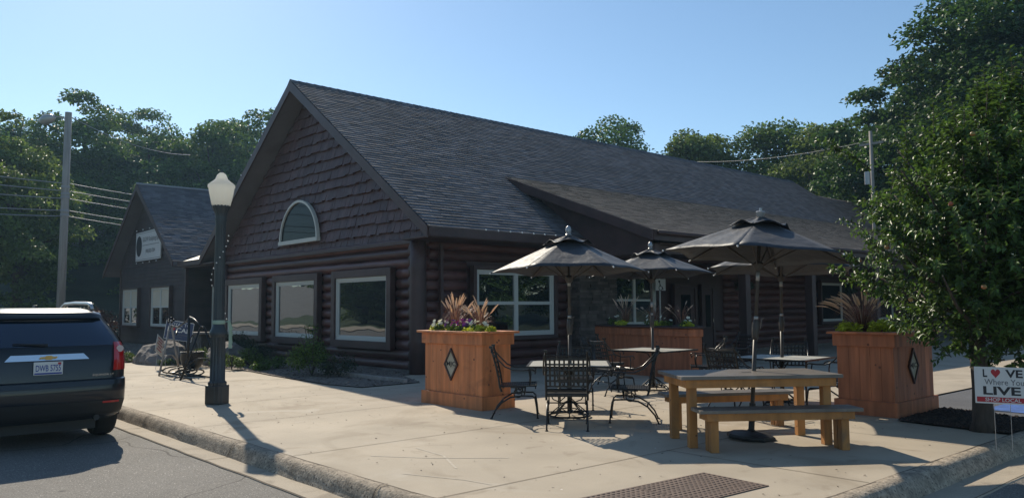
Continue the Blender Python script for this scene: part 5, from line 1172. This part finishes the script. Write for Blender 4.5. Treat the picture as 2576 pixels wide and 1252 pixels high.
# porch hanging baskets
for i, (y, z) in enumerate(((19.9, 2.15), (26.5, 2.1))):
    t = bush('hanging_basket', (-12.3, y, z - .3), .34, .5, M['leaf_dark'], ['dark hanging basket behind the picnic umbrella pole', 'hanging basket in front of the far porch window'][i], 'hanging basket', 900, .06, 60 + i)
    mb = MB(); mb.tube([(0, 0, .3), (0, 0, .95)], .006, 5); mb.build('chain', M['iron'], t)

# ---- fountain grass, petunias, lime vines in the planters
def fountain_grass(loc, seed, label, nb=90, npl=18, h=.42, spread=.34, arch=.25, lean=(0, 0), tilt_up=True, plume=.12):
    rd = random.Random(seed); t = thing('fountain_grass', loc, label, 'plant', 'fountain grasses in the planters'); mb = MB()
    for k in range(nb):
        a = rd.uniform(0, 6.28); L_ = rd.uniform(.5, 1.0) * spread; hh = h * rd.uniform(.35, .8); w = rd.uniform(.003, .006); dx, dy = math.cos(a), math.sin(a); col = rd.random()
        pts = [(0.02 * dx, .02 * dy, 0), (L_ * .35 * dx, L_ * .35 * dy, hh * .8), (L_ * .75 * dx, L_ * .75 * dy, hh), (L_ * 1.15 * dx, L_ * 1.15 * dy, hh * rd.uniform(.5, .95))]
        for i in range(3):
            p, q = pts[i], pts[i + 1]; wa, wb = w * (1 - i * .3), w * (1 - (i + 1) * .3); mb.add([(p[0] - dy * wa, p[1] + dx * wa, p[2]), (p[0] + dy * wa, p[1] - dx * wa, p[2]), (q[0] + dy * wb, q[1] - dx * wb, q[2]), (q[0] - dy * wb, q[1] + dx * wb, q[2])], [(0, 1, 2, 3)], 0, col)
    mb.build('blades', M['blade'], t)
    for k in range(npl):
        a = rd.uniform(0, 6.28); f = rd.uniform(.15, 1.0); dx, dy = math.cos(a), math.sin(a); r0 = spread * .75 * f; hh = h * rd.uniform(.8, 1.08) * (1 - .25 * f); d = Vector((dx * (.25 + .6 * f) + lean[0], dy * (.25 + .6 * f) + lean[1], 1 - arch * f)).normalized()
        b0 = Vector((dx * r0 + lean[0] * h * .5, dy * r0 + lean[1] * h * .5, hh * .85)); L_ = plume * rd.uniform(.75, 1.2); mb = MB()
        mb.tube([(0, 0, 0), b0 * .5 + Vector((0, 0, hh * .15)), b0], .0015, 4)
        dr = Vector((0, 0, -1)) * arch * .5; pts = [b0 + d * L_ * i / 5 + dr * L_ * (i / 5) ** 2 for i in range(6)]
        k_ = rd.uniform(.7, 1.0); mb.tube(pts, [.003 * k_, .011 * k_, .0135 * k_, .012 * k_, .009 * k_, .0015], 7)
        for q in range(26):
            i = rd.uniform(.2, 4.8); p = pts[int(i)].lerp(pts[int(i) + 1], i - int(i)); v = Vector((rd.gauss(0, 1), rd.gauss(0, 1), rd.gauss(0, 1))).normalized() * .022 + d * .018; s2 = Vector((rd.gauss(0, 1), rd.gauss(0, 1), rd.gauss(0, 1))).normalized() * .0016
            mb.add([p - s2, p + s2, p + v], [(0, 1, 2)], 0, rd.random())
        mb.build('plume', M['plume'], t)
    return t
def petunia(loc, seed, m, label, n=8, r=.14, h=.10):
    rd = random.Random(seed); t = bush('petunia', loc, r, h, M['leaf'], label, 'flower', 260, .035, seed, stems=False, lumps=6, group='petunias in the planters')
    for k in range(n):
        a = rd.uniform(0, 6.28); q = rd.uniform(.2, 1) * r; c = Vector((q * math.cos(a), q * math.sin(a), h * rd.uniform(.7, 1.35))); nn = Vector((math.cos(a) * .5, math.sin(a) * .5 - .5, .6)).normalized(); u = nn.orthogonal().normalized(); v = nn.cross(u); R_ = rd.uniform(.030, .043); mb = MB()
        ring_ = [c + (u * math.cos(j * .628) + v * math.sin(j * .628)) * R_ * (1.12 if j % 2 else .88) + nn * .008 for j in range(10)]; mb.add([c - nn * .01] + ring_, [(0, 1 + j, 1 + (j + 1) % 10) for j in range(10)], 0, rd.random()); mb.build('bloom', m, t)
    return t
A_ = (-9.70, 7.71, 1.10)
fountain_grass((-10.02, 7.74, 1.10), 1, 'upright fountain grass at the left of the MJC planter with pink plumes', npl=24, h=.58, spread=.30, arch=.1, plume=.19)
fountain_grass((-9.45, 7.78, 1.10), 2, 'second fountain grass in the MJC planter, in front of the window frame', npl=19, h=.52, spread=.28, arch=.15, plume=.18)
for i, (x, y, m_, lb) in enumerate(((-10.20, 7.55, 'petal_white', 'white petunia at the left end of the MJC planter'), (-9.92, 7.56, 'petal_purple', 'deep purple petunia below the upright grass'), (-9.72, 7.52, 'petal_pink', 'magenta petunia in the middle of the MJC planter'),
        (-9.66, 7.72, 'petal_white', 'tallest white petunia in the middle of the MJC planter'), (-9.52, 7.54, 'petal_purple', 'purple petunia right of the magenta one'), (-9.28, 7.58, 'petal_white', 'cream petunia near the right end of the MJC planter'))):
    petunia((x, y, 1.10), 70 + i, M[m_], lb, n=9, r=.15, h=.16)
for i, (x, y, r_, lb) in enumerate(((-10.26, 7.56, .14, 'lime vine at the left corner of the MJC planter'), (-9.30, 7.52, .15, 'lime vine spilling over the rim of the MJC planter'), (-9.10, 7.60, .14, 'lime vine at the right corner of the MJC planter'), (-9.52, 7.52, .12, 'green filler at the front edge of the MJC planter'))):
    bush('sweet_potato_vine', (x, y, 1.10), r_ * 1.15, .14, M['leaf_lime'] if i != 3 else M['leaf3'], lb, 'plant', 420, .045, 80 + i, stems=False, lumps=6, group='lime vines in the planters')
fountain_grass((-5.10, 11.35, 1.10), 5, 'arching fountain grass in the right planter with plumes drooping left', npl=46, nb=200, h=.58, spread=.48, arch=.55, lean=(-.28, -.30), plume=.23)
for i, (x, y, m_, lb) in enumerate(((-5.18, 11.08, 'leaf_lime', 'lime vine at the left corner of the right planter'), (-4.75, 11.10, 'leaf_lime', 'lime vine at the front corner of the right planter'), (-4.66, 11.45, 'leaf_lime', 'lime vine below the apple leaves on the right planter'))):
    bush('sweet_potato_vine', (x, y, 1.10), .20, .17, M[m_], lb, 'plant', 460, .055, 90 + i, stems=False, lumps=6, group='lime vines in the planters')
petunia((-4.80, 11.30, 1.10), 95, M['petal_white'], 'white petunia in the right planter', n=5, r=.12, h=.14)
fountain_grass((-12.0, 14.3, 1.07), 7, 'upright fountain grass at the left end of the wide planter', npl=14, h=.66, spread=.38, arch=.1, plume=.25)
fountain_grass((-11.2, 14.35, 1.07), 8, 'dark drooping grass in the middle of the wide planter', npl=8, h=.6, spread=.5, arch=.5)
fountain_grass((-10.3, 14.15, 1.07), 9, 'dark drooping grass at the right end of the wide planter', npl=8, h=.6, spread=.5, arch=.5)
for i, (x, y, lb) in enumerate(((-12.3, 14.15, 'white petunia at the left tip of the wide planter'), (-11.05, 14.0, 'white petunia in the centre of the wide planter'), (-10.5, 13.85, 'white petunia right of centre in the wide planter'), (-10.0, 13.85, 'white petunia at the right tip of the wide planter'))):
    petunia((x, y, 1.07), 100 + i, M['petal_white'], lb, n=3, r=.16, h=.17)
for i, (x, y, lb) in enumerate(((-11.9, 14.05, 'lime vine below the upright grass of the wide planter'), (-10.75, 13.95, 'lime vine in the centre of the wide planter'), (-9.95, 13.82, 'lime vine at the right end of the wide planter'))):
    bush('sweet_potato_vine', (x, y, 1.07), .18, .08, M['leaf_lime'], lb, 'plant', 300, .06, 110 + i, stems=False, lumps=6, group='lime vines in the planters')

# ---- the apple tree on the right
def apple_tree():
    rd = np.random.default_rng(5); r2 = random.Random(5); t = thing('apple_tree', (-3.34, 10.5, 0), 'leafy young apple tree with small fruit in the mulch bed at the right', 'tree')
    mb = MB(); mb.tube([(0, 0, -.05), (.02, 0, .12), (.0, .03, .5), (-.02, .03, 1.0), (.02, .0, 1.5), (.0, .0, 2.6), (.05, 0, 3.6)], [.16, .125, .10, .09, .08, .05, .02], 12)
    C, D, Nn, Ls = [], [], [], []
    # main limbs, then shoots with leaves set along them
    shoots = []
    RX, RY = 1.36, 1.36
    rt = np.array([.666, .745, 0]); 
    for k in range(26):
        a = k * 2.4; z0 = 1.1 + 1.5 * (k / 26); up = .25 + .75 * (k / 26); L_ = (1.50 - .5 * (k / 26)) * rd.uniform(.85, 1.1); d = unit(np.array([math.cos(a), math.sin(a), up])); p0 = np.array([0, 0, z0]); p1 = p0 + d * L_ * .6; p2 = p0 + d * L_ + np.array([0, 0, .18])
        mb.tube([tuple(p0), tuple(p1), tuple(p2)], [.032, .02, .007], 6)
    n = 0
    while n < 1250:
        u = unit(rd.normal(size=3)); q = rd.uniform(.35, 1.0) ** .6; zc, rz_ = 2.42, 1.72
        prof = (1 - .10 * u[2] ** 2) if u[2] < .1 else 1 - .26 * (u[2]) ** 1.6
        wob = 1 + .15 * math.sin(4 * math.atan2(u[1], u[0]) + 1) + .16 * math.sin(6 * u[2] + 2 * math.atan2(u[1], u[0]))
        p = np.array([u[0] * RX * q * prof * wob, u[1] * RY * q * prof * wob, zc + u[2] * rz_ * q]) + rt * (.44 + .06 * u[2])
        if p[2] < .78: continue
        shoots.append((p, unit(u * np.array([1, 1, .4]) * .8 + np.array([0, 0, rd.uniform(.1, 1.1)]) + rd.normal(0, .3, 3)), rd.uniform(.22, .42), int(rd.integers(14, 24)))); n += 1
    # tall leaders and the low branch reaching left over the planter
    for (px, pz, L_) in ((-.75, 3.55, .7), (-1.0, 3.1, .6), (-.42, 3.75, .7), (-.1, 3.95, .7), (.28, 4.05, .75), (.62, 4.15, .9), (.92, 4.0, .8), (-.8, 3.35, .6), (.1, 4.1, .5), (.5, 4.1, .6)):
        shoots.append((rt * px + np.array([0, 0, pz - .4]), unit(np.array([rd.normal(0, .12), rd.normal(0, .12), 1])), L_ , 34))
    for k in range(20):
        f = k / 19; p = rt * (-.90 - .58 * f) + np.array([.1 * math.sin(k), .1 * math.cos(k * 2), 1.55 + .45 * f + .10 * math.sin(k * 1.7)]); shoots.append((p, unit(-rt * .7 + np.array([0, 0, rd.uniform(-.2, .8)]) + rd.normal(0, .35, 3)), .22, 16))
    for k in range(26):
        f = k / 25; p = rt * (-.58 - .22 * math.sin(f * 3.1)) + np.array([rd.normal(0, .12), rd.normal(0, .12), 1.1 + 1.9 * f]); shoots.append((p, unit(-rt * .8 + np.array([0, 0, rd.uniform(-.1, .9)]) + rd.normal(0, .35, 3)), .28, 18))
    for k in range(7): shoots.append((rt * (-1.2 - .07 * k) + np.array([0, 0, 3.15 + .05 * k]), unit(-rt * .8 + np.array([0, 0, rd.uniform(.0, .9)]) + rd.normal(0, .2, 3)), .25, 14))
    for (p, d, L_, nl) in shoots:
        b = p + d * L_ * .6 + np.array([0, 0, .03]); e = p + d * L_ * 1.0
        mb.tube([tuple(p), tuple(b), tuple(e)], [.006, .004, .002], 4, caps=False)
        for k in range(nl):
            f = (k + .5) / nl; c = p + (e - p) * f; a = k * 2.4 + rd.uniform(-.3, .3); o1 = unit(np.cross(d, [.3, .2, 1])); o2 = np.cross(d, o1); sd_ = o1 * math.cos(a) + o2 * math.sin(a)
            dr = unit(sd_ * .9 + d * .45 + np.array([0, 0, -.15]) + rd.normal(0, .2, 3)); nr = unit(d * .6 + np.array([0, 0, .7]) + rd.normal(0, .3, 3)); C.append(c); D.append(dr); Nn.append(nr); Ls.append(rd.uniform(.065, .115) * (1.15 - .4 * f))
    # inner fill
    m = 12500; u = unit(rd.normal(size=(m, 3))); q = rd.uniform(.1, .85, m) ** .5; P = np.stack([u[:, 0] * RX * q * .82, u[:, 1] * RY * q * .82, 2.35 + u[:, 2] * 1.5 * q], 1) + rt * .36; P = P[P[:, 2] > .88]
    m = len(P); nr = unit(rd.normal(size=(m, 3)) + [0, 0, .8]); dr = unit(np.cross(nr, rd.normal(size=(m, 3))))
    C = np.concatenate([np.array(C), P]); D = np.concatenate([np.array(D), dr]); Nn = np.concatenate([np.array(Nn), nr]); Ls = np.concatenate([np.array(Ls), rd.uniform(.07, .11, m)])
    leaf_object('crown', M['apple_leaf'], C, D, Nn, Ls, Ls * .52, t, fold=.3)
    mb.build('trunk', M['bark'], t, smooth=True)
    for k in range(16):
        a = rd.uniform(2.2, 5.2); q = rd.uniform(1.0, 1.45); mb = MB(); mb.ball((q * math.cos(a), q * math.sin(a), rd.uniform(1.5, 3.4)), .028, 10, sz=.9); mb.build('apple', M['apple'], t, smooth=True)
    return t
apple_tree()

# small leaf litter on the concrete
def litter():
    rd = np.random.default_rng(9); n = 420; P = np.stack([rd.uniform(-18, -3.1, n), rd.uniform(3.8, 12, n), np.full(n, .006)], 1); P = P[~((P[:, 0] < -13.2) & (P[:, 1] > 7.4))]; n = len(P)
    nr = unit(np.array([[0, 0, 1.0]] * n) + rd.normal(0, .25, (n, 3))); dr = unit(np.cross(nr, rd.normal(size=(n, 3)))); L_ = rd.uniform(.012, .035, n)
    tag(leaf_object('leaf_litter', M['twig'], P, dr, nr, L_, L_ * .5), kind='stuff', label='scattered tiny dry leaves and grit on the concrete')
litter()
# more trees across the street and beside the lot, only seen mirrored in the panes
for i, (x, y, s_) in enumerate(((-66, -19, .8), (-58, -22, .75), (-74, -24, .85), (-95, -62, 1), (-115, -66, 1.05), (-140, -68, 1), (-165, -72, 1.1), (-190, -74, 1), (-80, -60, .9))):
    ctree((tB, tC, tD)[i % 3], (x, y, hill_z(x, y)), i * 1.7, (s_, s_, s_ * .8), 'tree far across the street behind the viewer, ' + ['nearest the lawn', 'at the lawn edge', 'on the lawn', 'first of the uphill row', 'second of the uphill row', 'third of the uphill row', 'fourth of the uphill row', 'last of the uphill row', 'start of the uphill row'][i])
for i, (x, y, s_) in enumerate(((16, 30, .8), (20, 42, .9), (24, 54, .9), (14, 66, .9), (30, 70, 1))):
    ctree((tB, tC, tD)[i % 3], (x, y, -.2), i * 2.3, (s_, s_, s_ * .8), 'tree beside the side street, ' + ['closest to the corner', 'second from the corner', 'third from the corner', 'fourth from the corner', 'farthest from the corner'][i])
# ---------------------------------------------------------------- thin volume added to imitate the lens flare veil
hm = bpy.data.materials.new('haze'); hm.use_nodes = True; hn = hm.node_tree; hn.nodes.remove(hn.nodes['Principled BSDF'])
pv = hn.nodes.new('ShaderNodeVolumePrincipled'); pv.inputs['Color'].default_value = (0.42, 0.72, 1.0, 1); pv.inputs['Density'].default_value = 0.0005; pv.inputs['Anisotropy'].default_value = 0.4
hn.links.new(pv.outputs[0], hn.nodes['Material Output'].inputs['Volume'])
mb = MB(); mb.box(-120, 45, -90, 95, -1.5, 24); tag(mb.build('haze', hm), kind='stuff', label='thin bluish volume added over the far trees to imitate a lens flare veil')
